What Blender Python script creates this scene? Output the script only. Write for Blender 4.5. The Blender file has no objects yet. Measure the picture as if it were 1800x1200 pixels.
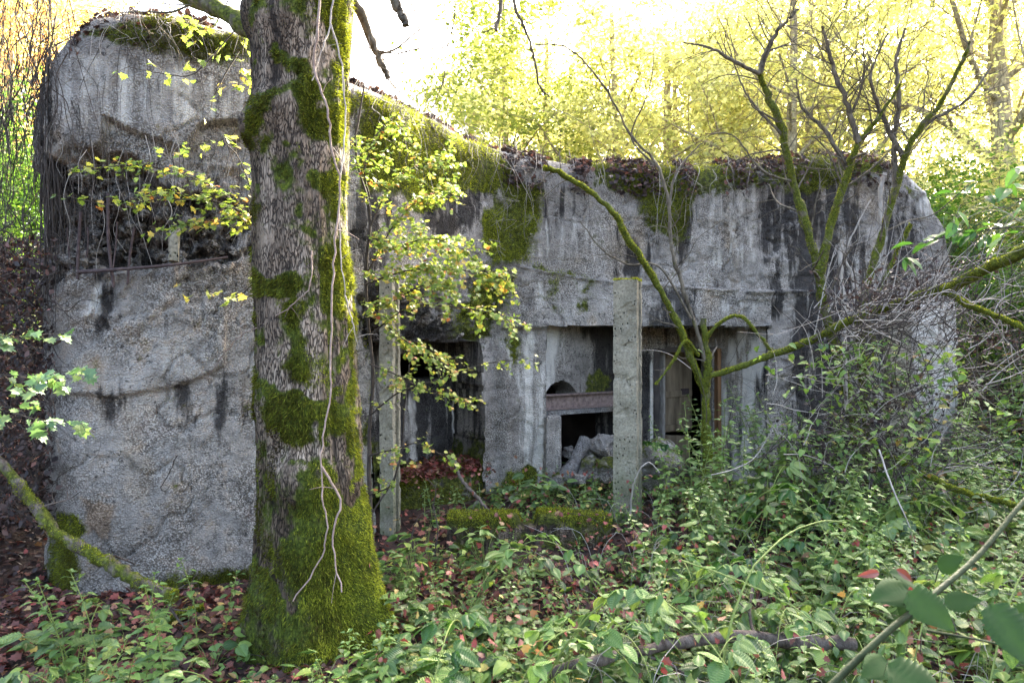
import bpy, math, random
import numpy as np
from mathutils import Vector

# ------------------------------------------------------------------ camera, sky, sun
SC = bpy.context.scene
COL = SC.collection
cam_d = bpy.data.cameras.new("camera"); cam = bpy.data.objects.new("camera", cam_d); COL.objects.link(cam)
cam.location = (0, 0, 1.6); cam.rotation_euler = (math.radians(90), 0, 0)
cam_d.lens = 24; cam_d.sensor_width = 36; cam_d.clip_end = 600; cam_d.clip_start = 0.05
cam_d.dof.use_dof = True; cam_d.dof.focus_distance = 6.0; cam_d.dof.aperture_fstop = 6.3
SC.camera = cam
SUN_EL, SUN_AZ = 33.0, 28.0
w = bpy.data.worlds.new("World"); SC.world = w; w.use_nodes = True
wn = w.node_tree.nodes; wl = w.node_tree.links
sky = wn.new('ShaderNodeTexSky'); sky.sky_type = 'NISHITA'; sky.sun_disc = False
sky.sun_elevation = math.radians(SUN_EL); sky.sun_rotation = math.radians(SUN_AZ)
sky.dust_density = 7.0; sky.ozone_density = 0.0; sky.air_density = 0.9
wl.new(sky.outputs[0], wn['Background'].inputs[0]); wn['Background'].inputs[1].default_value = 0.15
sl = bpy.data.lights.new("sun", 'SUN'); sl.energy = 5.0; sl.angle = math.radians(0.6); sl.color = (1.0, 0.93, 0.78)
so = bpy.data.objects.new("sun", sl); COL.objects.link(so)
e, a = math.radians(SUN_EL), math.radians(SUN_AZ)
so.rotation_euler = Vector((math.sin(a)*math.cos(e), math.cos(a)*math.cos(e), math.sin(e))).to_track_quat('Z', 'Y').to_euler()
SC.view_settings.view_transform = 'Standard'; SC.view_settings.look = 'None'
SC.view_settings.exposure = 3.5; SC.view_settings.gamma = 1

rng = np.random.default_rng(11)
R = lambda a=0., b=1., n=None: rng.uniform(a, b, n)

# ------------------------------------------------------------------ helpers
def pt(px, py, D):
    """a point of the place, read off at depth D"""
    return np.array([(px-900)/1200*D, D, 1.6-(py-600)/1200*D])
def P(*rows): return np.array([pt(*r) for r in rows])

def tag(o, label=None, cat=None, group=None, kind=None):
    if label: o['label'] = label
    if cat: o['category'] = cat
    if group: o['group'] = group
    if kind: o['kind'] = kind
    return o
def empty(name, loc, label=None, cat=None, group=None, rz=0, sc=1):
    o = bpy.data.objects.new(name, None); COL.objects.link(o); o.location = loc
    o.empty_display_size = .1; o.rotation_euler.z = rz; o.scale = (sc,)*3
    return tag(o, label, cat, group)
def copy_tree(o, parent=None):
    c = o.copy(); COL.objects.link(c); c.parent = parent
    for ch in o.children: copy_tree(ch, c)
    return c

def _h(ix, iy, iz, seed):
    n = (ix*374761393 + iy*668265263 + iz*1274126177 + seed*974634777) & 0xffffffff
    n = ((n ^ (n >> 13))*1274126177) & 0xffffffff
    n = ((n ^ (n >> 16))*2246822519) & 0xffffffff
    return ((n ^ (n >> 15)) & 0xffffff)/float(0xffffff)
def vn(p, seed=0):
    p = np.asarray(p, float); i = np.floor(p).astype(np.int64); f = p-i; f = f*f*(3-2*f)
    x, y, z = i.T; fx, fy, fz = f.T; r = 0
    for dx in (0, 1):
        for dy in (0, 1):
            for dz in (0, 1):
                wt = (fx if dx else 1-fx)*(fy if dy else 1-fy)*(fz if dz else 1-fz)
                r = r+wt*_h(x+dx, y+dy, z+dz, seed)
    return r*2-1
def fbm(p, sc=1., oc=4, seed=0, ridge=False):
    p = np.asarray(p, float)*sc; s = 0; amp = 1; t = 0
    for k in range(oc):
        n = vn(p, seed+k)
        s = s+amp*((1-2*np.abs(n)) if ridge else n); t += amp; amp *= .5; p = p*2.03+7.1
    return s/t
def sst(a, b, x):
    t = np.clip((x-a)/(b-a), 0, 1); return t*t*(3-2*t)

def poly_sd(px, py, poly):
    """signed distance to a polygon, + inside"""
    poly = np.array(poly, float); d = np.full(px.shape, 1e9); ins = np.zeros(px.shape, bool)
    for k in range(len(poly)):
        a = poly[k]; b = poly[(k+1) % len(poly)]; e_ = b-a
        wx = px-a[0]; wy = py-a[1]
        t = np.clip((wx*e_[0]+wy*e_[1])/(e_@e_+1e-9), 0, 1)
        d = np.minimum(d, np.hypot(wx-t*e_[0], wy-t*e_[1]))
        c = ((a[1] > py) != (b[1] > py)) & (px < (b[0]-a[0])*(py-a[1])/(b[1]-a[1]+1e-12)+a[0])
        ins ^= c
    return np.where(ins, d, -d)

class MB:
    def __init__(s): s.V = []; s.T = []; s.Q = []; s.n = 0; s.A = []; s.A2 = []; s.mT = []; s.mQ = []
    def add(s, V, F, lc=0., m=0, a2=0.):
        V = np.asarray(V, float).reshape(-1, 3); F = np.asarray(F, int)
        if len(V) == 0: return s
        s.V.append(V); s.A.append(np.broadcast_to(np.asarray(lc, float), (len(V),)))
        s.A2.append(np.broadcast_to(np.asarray(a2, float), (len(V),)))
        if F.shape[1] == 3: s.T.append(F+s.n); s.mT.append(np.full(len(F), m))
        else: s.Q.append(F+s.n); s.mQ.append(np.full(len(F), m))
        s.n += len(V); return s
    def arrays(s):
        return np.concatenate(s.V), (np.concatenate(s.T) if s.T else np.zeros((0, 3), int)), (np.concatenate(s.Q) if s.Q else np.zeros((0, 4), int))
    def build(s, name, mats, parent=None, smooth=False, origin=None, label=None, cat=None, group=None, kind=None, extra=None):
        V, T, Q = s.arrays()
        if parent is not None: org = np.array(parent.location)
        elif origin is not None: org = np.array(origin)
        else: org = np.zeros(3)
        if parent is not None and parent.parent is not None: org = np.array(parent.location)+np.array(parent.parent.location)
        V = V-org
        me = bpy.data.meshes.new(name)
        me.vertices.add(len(V)); me.vertices.foreach_set('co', V.astype(np.float32).ravel())
        nl = len(T)*3+len(Q)*4
        me.loops.add(nl); me.loops.foreach_set('vertex_index', np.concatenate([T.ravel(), Q.ravel()]).astype(np.int32))
        nf = len(T)+len(Q); me.polygons.add(nf)
        tot = np.concatenate([np.full(len(T), 3), np.full(len(Q), 4)]).astype(np.int32)
        st = np.concatenate([[0], np.cumsum(tot)[:-1]]).astype(np.int32)
        me.polygons.foreach_set('loop_start', st)
        me.polygons.foreach_set('material_index', np.concatenate(s.mT+s.mQ).astype(np.int32))
        me.polygons.foreach_set('use_smooth', np.full(nf, bool(smooth)))
        a_ = me.attributes.new('lc', 'FLOAT', 'POINT'); a_.data.foreach_set('value', np.concatenate(s.A).astype(np.float32))
        a_ = me.attributes.new('a2', 'FLOAT', 'POINT'); a_.data.foreach_set('value', np.concatenate(s.A2).astype(np.float32))
        if extra:
            for k, v in extra.items():
                a_ = me.attributes.new(k, 'FLOAT', 'POINT'); a_.data.foreach_set('value', np.asarray(v, np.float32))
        if not isinstance(mats, (list, tuple)): mats = [mats]
        for m in mats: me.materials.append(m)
        me.update(calc_edges=True); me.validate()
        o = bpy.data.objects.new(name, me); COL.objects.link(o)
        if parent is not None: o.parent = parent
        else: o.location = org
        return tag(o, label, cat, group, kind)

def grid_faces(nu, nv, wrap=False):
    i = np.arange(nu if wrap else nu-1)[:, None]; j = np.arange(nv-1)[None, :]
    i2 = (i+1) % nu
    return np.stack([i*nv+j, i2*nv+j, i2*nv+j+1, i*nv+j+1], -1).reshape(-1, 4)

def smooth_path(pts, n):
    pts = np.asarray(pts, float)
    if len(pts) < 3:
        t = np.linspace(0, 1, n)[:, None]; return pts[0]*(1-t)+pts[-1]*t
    k = len(pts)-1; pp = np.vstack([2*pts[0]-pts[1], pts, 2*pts[-1]-pts[-2]])
    t = np.linspace(0, k-1e-6, n); i = t.astype(int); f = (t-i)[:, None]
    p0, p1, p2, p3 = pp[i], pp[i+1], pp[i+2], pp[i+3]
    return .5*((2*p1)+(-p0+p2)*f+(2*p0-5*p1+4*p2-p3)*f**2+(-p0+3*p1-3*p2+p3)*f**3)

def tube(mb, pts, r0, r1=None, n=None, sides=6, jit=0., lc=0., m=0, rr=None, cap=True, moss=0.):
    pts = np.asarray(pts, float)
    if n is None: n = max(3, 3*len(pts))
    c = smooth_path(pts, n); r_var = 1+.16*vn(np.stack([np.linspace(0, n/2.2, n)+r0*991 if r0 else np.zeros(n), np.zeros(n), np.zeros(n)], 1), 12)
    if jit: c = c+rng.normal(0, jit, c.shape)*np.linspace(0, 1, n)[:, None]**.3
    if rr is not None: r = np.interp(np.linspace(0, 1, n), np.linspace(0, 1, len(rr)), rr)
    else: r = np.linspace(r0, r0*.4 if r1 is None else r1, n)
    if r0 is not None and r0 > .012 and rr is None: r = r*r_var
    T = np.gradient(c, axis=0); T /= np.linalg.norm(T, axis=1)[:, None]+1e-9
    up = np.array([.31, .17, 1.]) if abs(T[:, 2]).mean() < .8 else np.array([1., .2, .1])
    A = np.cross(T, up); A /= np.linalg.norm(A, axis=1)[:, None]+1e-9; B = np.cross(T, A)
    th = np.arange(sides)/sides*2*np.pi
    off = A[:, None]*np.cos(th)[None, :, None]+B[:, None]*np.sin(th)[None, :, None]
    rad = r[:, None]*(1+rng.uniform(-.12, .12, (n, sides)) if r0 > .008 else np.ones((n, sides)))
    V = c[:, None]+off*rad[..., None]
    i = np.arange(n-1)[:, None]; j = np.arange(sides)[None]; j2 = (j+1) % sides
    F = np.stack([i*sides+j, i*sides+j2, (i+1)*sides+j2, (i+1)*sides+j], -1).reshape(-1, 4)
    mb.add(V.reshape(-1, 3), F, lc, m, a2=moss)
    if cap:
        b = len(mb.V)-1; base = mb.n-n*sides
        if sides >= 4:
            for k0 in (0, (n-1)*sides):
                ctr = V.reshape(n*sides, 3)[k0:k0+sides].mean(0)
                ring = V.reshape(n*sides, 3)[k0:k0+sides]
                mb.add(np.vstack([ring, ctr]), [[q, (q+1) % sides, sides] for q in range(sides)], lc, m, a2=moss)
    return c, T, r

# leaf templates: stalk at the origin, tip towards +y, face +z
def tpl_fan(out, fold=.12, droop=.2, cen=(0, .45)):
    out = np.array(out, float); V = np.zeros((len(out)+1, 3)); V[1:, :2] = out; V[0, :2] = cen
    V[:, 2] = fold*np.abs(V[:, 0])-droop*V[:, 1]**2
    n = len(out); F = np.array([[0, 1+k, 1+(k+1) % n] for k in range(n)])
    return V, F
LF_MAPLE = tpl_fan([(0, 0), (.22, .02), (.42, -.05), (.36, .2), (.62, .35), (.34, .5), (.3, .78), (.12, .7), (0, 1.0), (-.12, .7), (-.3, .78), (-.34, .5), (-.62, .35), (-.36, .2), (-.42, -.05), (-.22, .02)])
LF_OVAL = tpl_fan([(0, 0), (.2, .12), (.3, .38), (.2, .72), (0, 1), (-.2, .72), (-.3, .38), (-.2, .12)], .25, .25)
LF_RH = (np.array([[0, 0, 0], [.3, .45, .06], [0, 1, -.1], [-.3, .45, .06]]), np.array([[0, 1, 2, 3]]))
LF_LONG = (np.array([[0, 0, 0], [.16, .45, .03], [0, 1, -.15], [-.16, .45, .03]]), np.array([[0, 1, 2, 3]]))
def tpl_serr(nt=6, wd=.36, fold=.16, droop=.35):
    t = np.linspace(0, 1, nt*2+1); y = t
    wv = wd*np.sin(np.pi*np.clip(t*.93+.06, 0, 1)**.72)**.9
    wv = wv*(1+.16*(np.arange(len(t)) % 2)*2-.16); wv[0] = 0.03; wv[-1] = 0
    z = lambda x, y: fold*np.abs(x)*1.2-droop*y**2
    L = np.stack([-wv, y-.05*(np.arange(len(t)) % 2), z(wv, y)], 1); C = np.stack([0*y, y, z(0*y, y)-.02], 1); Rr = L*[-1, 1, 1]
    n = len(t); V = np.vstack([L, C, Rr]); F = []
    for k in range(n-1): F += [[k, n+k, n+k+1, k+1], [n+k, 2*n+k, 2*n+k+1, n+k+1]]
    return V, np.array(F)
def tpl_pleat(nt=11, wd=.36, fold=.2, droop=.3):
    n = nt*2+1; t = np.linspace(0, 1, n); wv = wd*np.sin(np.pi*np.clip(t*.93+.06, 0, 1)**.68)**.85; wv[0] = .03; wv[-1] = 0; od = np.arange(n) % 2
    cols = []
    for f in (-1, -.55, 0, .55, 1):
        a = abs(f); x = f*wv*(1+(.07*(od*2-1) if a == 1 else 0)); y = t+a*.10*wv/wd*(1-t)-(.03*od if a == 1 else 0); z = fold*np.abs(x)-droop*y**2-(.02 if f == 0 else 0)+.016*(od*2-1)*(a > 0)*np.minimum(1, wv*5)-.25*np.abs(x)**2/wd
        cols.append(np.stack([x, y, z], 1))
    V = np.vstack(cols); F = [[c*n+k, (c+1)*n+k, (c+1)*n+k+1, c*n+k+1] for c in range(4) for k in range(n-1)]
    return V, np.array(F)
LF_PLEAT = tpl_pleat()
LF_NET = tpl_serr(6)
LF_BR = tpl_serr(8, .40, .2, .25)
LF_NET_LO = tpl_serr(3, .36)
def nrm(v): return v/(np.linalg.norm(v, axis=-1, keepdims=True)+1e-9)
def leaves(mb, tpl, pos, fwd, up, size, lc=None, m=0, wsc=1., a2=0.):
    V, F = tpl; pos = np.asarray(pos, float); N = len(pos)
    if N == 0: return
    fwd = nrm(np.broadcast_to(fwd, (N, 3))); x = nrm(np.cross(fwd, np.broadcast_to(up, (N, 3)))); z = np.cross(x, fwd)
    size = np.broadcast_to(size, (N,))
    wv = pos[:, None]+size[:, None, None]*(V[None, :, 0:1]*wsc*x[:, None]+V[None, :, 1:2]*fwd[:, None]+V[None, :, 2:3]*z[:, None])
    k = len(V); Fa = (F[None]+np.arange(N)[:, None, None]*k).reshape(-1, F.shape[1])
    if lc is None: lc = rng.random(N)
    mb.add(wv.reshape(-1, 3), Fa, np.repeat(np.broadcast_to(lc, (N,)), k), m, a2)
def rdir(n, flat=1.):
    v = rng.normal(size=(n, 3)); v[:, 2] *= flat; return nrm(v)

def fuzz(mb, pos, nor, ln=.014, wd=.004, grav=.4, lc=None):
    n = len(pos); d = nrm(nor+rng.normal(0, .45, (n, 3))-np.array([0, 0, grav]))
    s = nrm(np.cross(d, rng.normal(size=(n, 3)))); L = (ln*rng.uniform(.4, 1.3, n))[:, None]; W = (wd*rng.uniform(.6, 1.3, n))[:, None]
    V = np.stack([pos-s*W-nor*.004, pos+s*W-nor*.004, pos+d*L], 1).reshape(-1, 3)
    if lc is None: lc = rng.random(n)
    mb.add(V, np.arange(n*3).reshape(-1, 3), np.repeat(lc, 3))

# ------------------------------------------------------------------ materials
class NT:
    def __init__(s, name):
        s.m = bpy.data.materials.new(name); s.m.use_nodes = True; s.t = s.m.node_tree; s.t.nodes.clear()
        s.out = s.t.nodes.new('ShaderNodeOutputMaterial')
    def n(s, typ, ins=None, **kw):
        nd = s.t.nodes.new(typ)
        for k, v in kw.items(): setattr(nd, k, v)
        for k, v in (ins or {}).items():
            if isinstance(v, bpy.types.NodeSocket): s.t.links.new(v, nd.inputs[k])
            else: nd.inputs[k].default_value = v
        return nd
    def noise(s, sc, det=4, rough=.6, vec=None, dist=0.):
        i = {'Scale': sc, 'Detail': det, 'Roughness': rough, 'Distortion': dist}
        if vec is not None: i['Vector'] = vec
        return s.n('ShaderNodeTexNoise', i).outputs[0]
    def ramp(s, fac, stops, interp='LINEAR'):
        nd = s.n('ShaderNodeValToRGB', {0: fac}); cr = nd.color_ramp; cr.interpolation = interp
        while len(cr.elements) < len(stops): cr.elements.new(.5)
        for el, (p, c) in zip(cr.elements, stops):
            el.position = p; el.color = (*c, 1) if len(c) == 3 else c
        return nd.outputs[0]
    def mix(s, f, a, b, mode='MIX'):
        nd = s.n('ShaderNodeMix', data_type='RGBA', blend_type=mode)
        for k, v in ((0, f), (6, a), (7, b)):
            if isinstance(v, bpy.types.NodeSocket): s.t.links.new(v, nd.inputs[k])
            else: nd.inputs[k].default_value = v if k == 0 else ((*v, 1) if len(v) == 3 else v)
        return nd.outputs[2]
    def math(s, op, a, b=0., clamp=False):
        nd = s.n('ShaderNodeMath', {0: a, 1: b}, operation=op); nd.use_clamp = clamp; return nd.outputs[0]
    def attr(s, nm): return s.n('ShaderNodeAttribute', attribute_name=nm).outputs['Fac']
    def pos(s): return s.n('ShaderNodeNewGeometry').outputs['Position']
    def obj(s): return s.n('ShaderNodeTexCoord').outputs['Object']
    def scale(s, v, sc): return s.n('ShaderNodeMapping', {'Vector': v, 'Scale': sc}).outputs[0]
    def th(s, x, lo, hi): return s.n('ShaderNodeMapRange', {'Value': x, 'From Min': lo, 'From Max': hi}, interpolation_type='SMOOTHSTEP').outputs[0]
    def bump(s, h, st, dist=.02, nor=None):
        i = {'Height': h, 'Strength': st, 'Distance': dist}
        if nor is not None: i['Normal'] = nor
        return s.n('ShaderNodeBump', i).outputs[0]
    def fin(s, col, rough=.9, nor=None, spec=.3):
        b = s.n('ShaderNodeBsdfPrincipled', {'Base Color': col if isinstance(col, bpy.types.NodeSocket) else (*col, 1), 'Roughness': rough, 'Specular IOR Level': spec})
        if nor is not None: s.t.links.new(nor, b.inputs['Normal'])
        s.t.links.new(b.outputs[0], s.out.inputs[0]); return s.m

def leafmat(name, stops, tr=.4, rough=.5, spec=.35, tint=(1., 1., .6), under=None):
    t = NT(name); c = t.ramp(t.attr('lc'), stops)
    n = t.noise(60, 3, .6, t.obj()); c = t.mix(t.math('MULTIPLY', n, .5), c, t.mix(1., c, (.55, .55, .5), 'MULTIPLY'))
    if under is not None:
        bf = t.n('ShaderNodeNewGeometry').outputs['Backfacing']; c = t.mix(t.math('MULTIPLY', bf, .7), c, under)
    b = t.n('ShaderNodeBsdfPrincipled', {'Base Color': c, 'Roughness': rough, 'Specular IOR Level': spec})
    tc = t.mix(1., c, (*tint, 1), 'MULTIPLY')
    tc = t.mix(1., tc, (1.6, 1.6, 1.6), 'MULTIPLY')
    tl = t.n('ShaderNodeBsdfTranslucent', {'Color': tc})
    mx = t.n('ShaderNodeMixShader', {0: tr, 1: b.outputs[0], 2: tl.outputs[0]})
    t.t.links.new(mx.outputs[0], t.out.inputs[0]); return t.m

def mat_concrete(name='concrete', base=((.225, .205, .185), (.54, .505, .46)), masks=True, pebble=1.):
    t = NT(name); p = t.obj()
    big = t.noise(1.3, 5, .62, p); mid = t.noise(7, 5, .65, p); fine = t.noise(55, 4, .75, p)
    c = t.ramp(big, [(.3, base[0]), (.7, base[1])])
    c = t.mix(.75, c, t.ramp(mid, [(.3, (.20, .19, .18)), (.7, (.68, .665, .64))]), 'OVERLAY')
    vor = t.n('ShaderNodeTexVoronoi', {'Vector': p, 'Scale': 85., 'Randomness': 1.}, feature='F1')
    vo = vor.outputs['Distance']
    peb = t.math('ADD', t.math('MULTIPLY', vo, -.8), fine)
    pa = t.th(t.noise(2.6, 4, .6, p), .35, .6)
    c = t.mix(t.math('MULTIPLY', pa, t.th(peb, .25, -.05)), c, t.mix(1., c, (.42, .40, .38), 'MULTIPLY'))
    ck = t.math('ABSOLUTE', t.math('SUBTRACT', t.noise(3.3, 7, .72, p), .5)); cks = t.math('MULTIPLY', t.th(ck, .018, .0), t.th(t.noise(1.9, 2, .5, p), .42, .6)); c = t.mix(t.math('MULTIPLY', cks, .8), c, (.03, .028, .025))
    c = t.mix(t.th(peb, .3, .5), c, t.mix(1., c, (1.45, 1.45, 1.45), 'MULTIPLY'))
    sp = t.noise(34, 3, .6, p); sp = t.math('MULTIPLY', t.th(sp, .42, .33), t.th(t.noise(3.7, 3, .6, p), .36, .6)); c = t.mix(t.math('MULTIPLY', sp, .85), c, (.045, .042, .04))  # shade of small pits put into the colour as dark specks
    warm = t.noise(2.1, 3, .5, t.scale(p, (1, 1, .5)))
    c = t.mix(t.th(warm, .55, .75), c, t.mix(1., c, (1.1, .97, .80), 'MULTIPLY'))
    streak = t.noise(5, 5, .6, t.scale(p, (2.2, 2.2, .25)))
    if masks:
        dk = t.attr('dark'); wh = t.attr('white'); ms = t.attr('moss'); br = t.attr('brown')
        f = t.th(t.math('ADD', dk, t.math('MULTIPLY', t.math('SUBTRACT', streak, .5), 2.8)), .28, .72)
        blk = t.mix(1., c, (.11, .11, .12), 'MULTIPLY')
        c = t.mix(t.math('MULTIPLY', f, .93), c, blk)
        f = t.th(t.math('ADD', wh, t.math('MULTIPLY', t.math('SUBTRACT', streak, .5), 1.5)), .4, .8)
        c = t.mix(t.math('MULTIPLY', f, .85), c, t.mix(mid, (.54, .50, .44), (.84, .79, .70)))
        f = t.th(t.math('ADD', br, t.math('MULTIPLY', t.math('SUBTRACT', mid, .5), 1.5)), .4, .8)
        c = t.mix(t.math('MULTIPLY', f, .7), c, t.mix(1., c, (.75, .55, .38), 'MULTIPLY'))
        mf = t.th(t.math('ADD', ms, t.math('MULTIPLY', t.math('SUBTRACT', mid, .5), 2.8)), .32, .80)
        mc = t.ramp(t.noise(30, 4, .7, p), [(.3, (.016, .018, .007)), (.5, (.06, .068, .014)), (.75, (.18, .20, .025))])
        c = t.mix(mf, c, mc)
    else:
        f = t.th(streak, .52, .72); c = t.mix(t.math('MULTIPLY', f, .6), c, t.mix(1., c, (.3, .3, .3), 'MULTIPLY'))
    bm = t.bump(t.math('ADD', t.math('MULTIPLY', peb, .6*pebble), mid), .9, .03)
    crk = t.noise(18, 5, .8, p)
    bm = t.bump(crk, .5, .03, bm)
    return t.fin(c, .93, bm, .15)

def mat_bark(name, c0, c1, moss_col=True, sc=1.):
    """bark with green moss where attribute a2 is high"""
    t = NT(name); p = t.obj()
    n = t.noise(14*sc, 5, .7, t.scale(p, (1.6, 1.6, .45)), .3); n2 = t.noise(50*sc, 4, .7, p)
    c = t.ramp(n, [(.35, c0), (.62, c1)]); c = t.mix(.4, c, t.ramp(n2, [(.3, (.2, .2, .2)), (.7, (.8, .8, .8))]), 'OVERLAY')
    mn = t.noise(9*sc, 4, .6, p)
    f = t.th(t.math('ADD', t.attr('a2'), t.math('MULTIPLY', t.math('SUBTRACT', mn, .5), 1.2)), .38, .6)
    mc = t.ramp(t.noise(60*sc, 3, .7, p), [(.3, (.02, .025, .006)), (.55, (.085, .10, .014)), (.8, (.2, .22, .03))])
    c = t.mix(f, c, mc)
    return t.fin(c, .95, t.bump(t.math('ADD', n, t.math('MULTIPLY', n2, .4)), .8, .015), .15)
def plain(name, c0, c1, sc=20, rough=.85, bump=.5, dist=.01, stretch=(1, 1, 1), spec=.25):
    t = NT(name); p = t.scale(t.obj(), stretch); n = t.noise(sc, 5, .65, p)
    return t.fin(t.ramp(n, [(.3, c0), (.7, c1)]), rough, t.bump(n, bump, dist), spec)

M_CONC = mat_concrete()
M_CONC2 = mat_concrete('old_concrete', ((.16, .155, .15), (.40, .39, .38)), masks=False)
def mat_post():
    t = NT('post_concrete'); p = t.obj(); n = t.noise(60, 4, .7, p); n1 = t.noise(4, 4, .6, p)
    c = t.ramp(n, [(.3, (.16, .145, .115)), (.7, (.36, .33, .27))]); c = t.mix(.75, c, t.ramp(n1, [(.3, (.2, .2, .17)), (.7, (.66, .65, .6))]), 'OVERLAY')
    vo = t.n('ShaderNodeTexVoronoi', {'Vector': t.scale(p, (1, 1, .7)), 'Scale': 34., 'Randomness': 1.}).outputs['Distance']
    pit = t.math('MULTIPLY', t.th(vo, .27, .12), t.th(t.noise(9, 2, .5, p), .42, .56))
    c = t.mix(pit, c, (.015, .014, .012))
    z = t.n('ShaderNodeSeparateXYZ', {0: p}).outputs[2]
    g = t.math('MULTIPLY', t.th(z, .9, .1), t.th(t.noise(5, 4, .6, p), .3, .6)); c = t.mix(t.math('MULTIPLY', g, .6), c, (.09, .11, .04))
    return t.fin(c, .92, t.bump(t.math('SUBTRACT', t.math('MULTIPLY', n, .3), pit), .8, .012), .15)
M_POST = mat_post()
M_MOSS = leafmat('moss_green', [(0, (.035, .025, .008)), (.25, (.075, .07, .014)), (.6, (.17, .19, .02)), (1, (.42, .46, .05))], .3, .8, .1, (1, 1, .5))
M_MOSSD = leafmat('moss_dark', [(0, (.03, .036, .008)), (.5, (.085, .10, .014)), (1, (.18, .21, .02))], .3, .8, .1, (1, 1, .5))
M_LIT = leafmat('fallen_leaf', [(0, (.035, .016, .012)), (.35, (.09, .036, .028)), (.58, (.18, .065, .048)), (.74, (.29, .065, .055)), (.86, (.34, .18, .12)), (.94, (.34, .24, .09)), (1, (.5, .40, .1))], .15, .55, .35, (1, .6, .5))
M_LITD = leafmat('dead_leaf', [(0, (.02, .014, .014)), (.45, (.05, .036, .034)), (.85, (.12, .08, .07)), (1, (.20, .09, .065))], .15, .6, .3, (1, .7, .5))
M_YEL = leafmat('maple_leaf', [(0, (.12, .18, .04)), (.5, (.21, .30, .06)), (.84, (.42, .43, .11)), (.94, (.48, .33, .08)), (1, (.35, .09, .05))], .4, .5, .3)
M_PALE = leafmat('pale_leaf', [(0, (.07, .14, .06)), (.6, (.15, .26, .11)), (1, (.25, .33, .1))], .35, .42, .45)
M_NET = leafmat('nettle_leaf', [(0, (.05, .10, .03)), (.35, (.11, .20, .05)), (.75, (.19, .31, .07)), (.93, (.32, .40, .09)), (.97, (.34, .26, .08)), (1, (.20, .10, .05))], .35, .45, .45)
M_NETB = leafmat('herb_leaf', [(0, (.03, .06, .02)), (.35, (.09, .155, .045)), (.8, (.19, .28, .08)), (.94, (.30, .34, .09)), (1, (.24, .15, .06))], .3, .4, .5)
M_DKL = leafmat('dark_leaf', [(0, (.025, .075, .018)), (.6, (.055, .14, .025)), (1, (.10, .20, .03))], .4, .38, .5)
M_GOLD = leafmat('golden_leaf', [(0, (.30, .31, .11)), (.4, (.52, .51, .23)), (.8, (.66, .62, .33)), (1, (.62, .48, .25))], .62, .6, .2, (1., 1., .8))
M_SHR = leafmat('shrub_leaf', [(0, (.05, .11, .02)), (.6, (.14, .25, .04)), (1, (.28, .38, .07))], .45, .5, .3)
M_GRN = leafmat('green_leaf', [(0, (.14, .18, .05)), (.5, (.30, .34, .10)), (1, (.48, .48, .18))], .5, .6, .2)
M_ORG = leafmat('orange_leaf', [(0, (.42, .22, .12)), (.5, (.6, .42, .2)), (1, (.55, .5, .2))], .5, .6, .2)
M_TWIG = plain('twig_bark', (.018, .014, .011), (.085, .068, .056), 30, stretch=(1, 1, .4))
M_PTWIG = plain('pale_twig', (.22, .19, .16), (.42, .38, .33), 30, stretch=(1, 1, .4))
M_STEM = plain('green_stem', (.10, .15, .03), (.22, .26, .07), 20, .6)
M_ELDER = mat_bark('elder_bark', (.045, .038, .028), (.17, .145, .11))
M_LOG = mat_bark('log_bark', (.04, .03, .025), (.16, .13, .11))
M_BGB = mat_bark('far_bark', (.16, .12, .07), (.46, .38, .24))
M_RUST = plain('rusty_steel', (.07, .05, .045), (.26, .19, .165), 25, .8)
M_REBAR = plain('rebar_steel', (.035, .025, .025), (.10, .07, .065), 40, .85)
M_WOOD = plain('weathered_wood', (.09, .065, .04), (.30, .23, .15), 12, .8, .6, .01, (1, 1, .15))
M_WOODO = plain('orange_wood', (.10, .05, .025), (.24, .13, .06), 12, .8, .6, .01, (1, 1, .15))
M_DARK = plain('dark_wall', (.03, .026, .024), (.10, .085, .075), 3, .95, .5, .03)  # very dark brown tone for the inner rooms and parts of the door frame
def mat_soil():
    t = NT('forest_soil'); p = t.pos(); n = t.noise(9, 6, .7, p); n1 = t.noise(1.1, 4, .6, p)
    c = t.ramp(n, [(.3, (.012, .009, .007)), (.55, (.045, .028, .022)), (.75, (.10, .05, .04))])
    z = t.n('ShaderNodeSeparateXYZ', {0: p}).outputs[1]
    g = t.math('MULTIPLY', t.th(z, 8., 16.), .85); c = t.mix(g, c, t.ramp(n, [(.3, (.05, .07, .02)), (.7, (.18, .20, .05))]))
    return t.fin(c, .95, t.bump(n, .8, .05), .2)
M_SOIL = mat_soil()

# ------------------------------------------------------------------ ground
def gh(x, y):
    x = np.asarray(x, float); y = np.asarray(y, float)
    z = .10*sst(4.75, 5.3, y)*sst(-1.9, -1.0, x)
    z = z+1.9*sst(4.3, 11, x)*sst(2.5, 7, y)+.55*np.clip(x-4.5, 0, 1.2)*sst(4, 7, y)
    z = z+1.5*sst(-3.0, -6.5, x)*sst(2.0, 5., y)
    z = z+.07*np.clip(y-14, 0, 200)+.05*np.clip(-.4-x, 0, 3)*sst(5.2, 3.2, y)*0
    z = z+.05*vn(np.stack([x*.9, y*.9, 0*x], -1).reshape(-1, 3), 3).reshape(x.shape)+.02*vn(np.stack([x*4, y*4, 0*x], -1).reshape(-1, 3), 5).reshape(x.shape)
    return z
def build_ground():
    n = 300; t = np.linspace(-1, 1, n); xs = 90*np.sign(t)*np.abs(t)**2.6
    ys = 5+np.where(t < 0, -20*np.abs(t)**2, 135*np.abs(t)**2.6)
    X, Y = np.meshgrid(xs, ys, indexing='ij'); Z = gh(X, Y)
    MB().add(np.stack([X, Y, Z], -1).reshape(-1, 3), grid_faces(n, n)).build('ground', M_SOIL, smooth=True, kind='structure')
build_ground()
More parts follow.
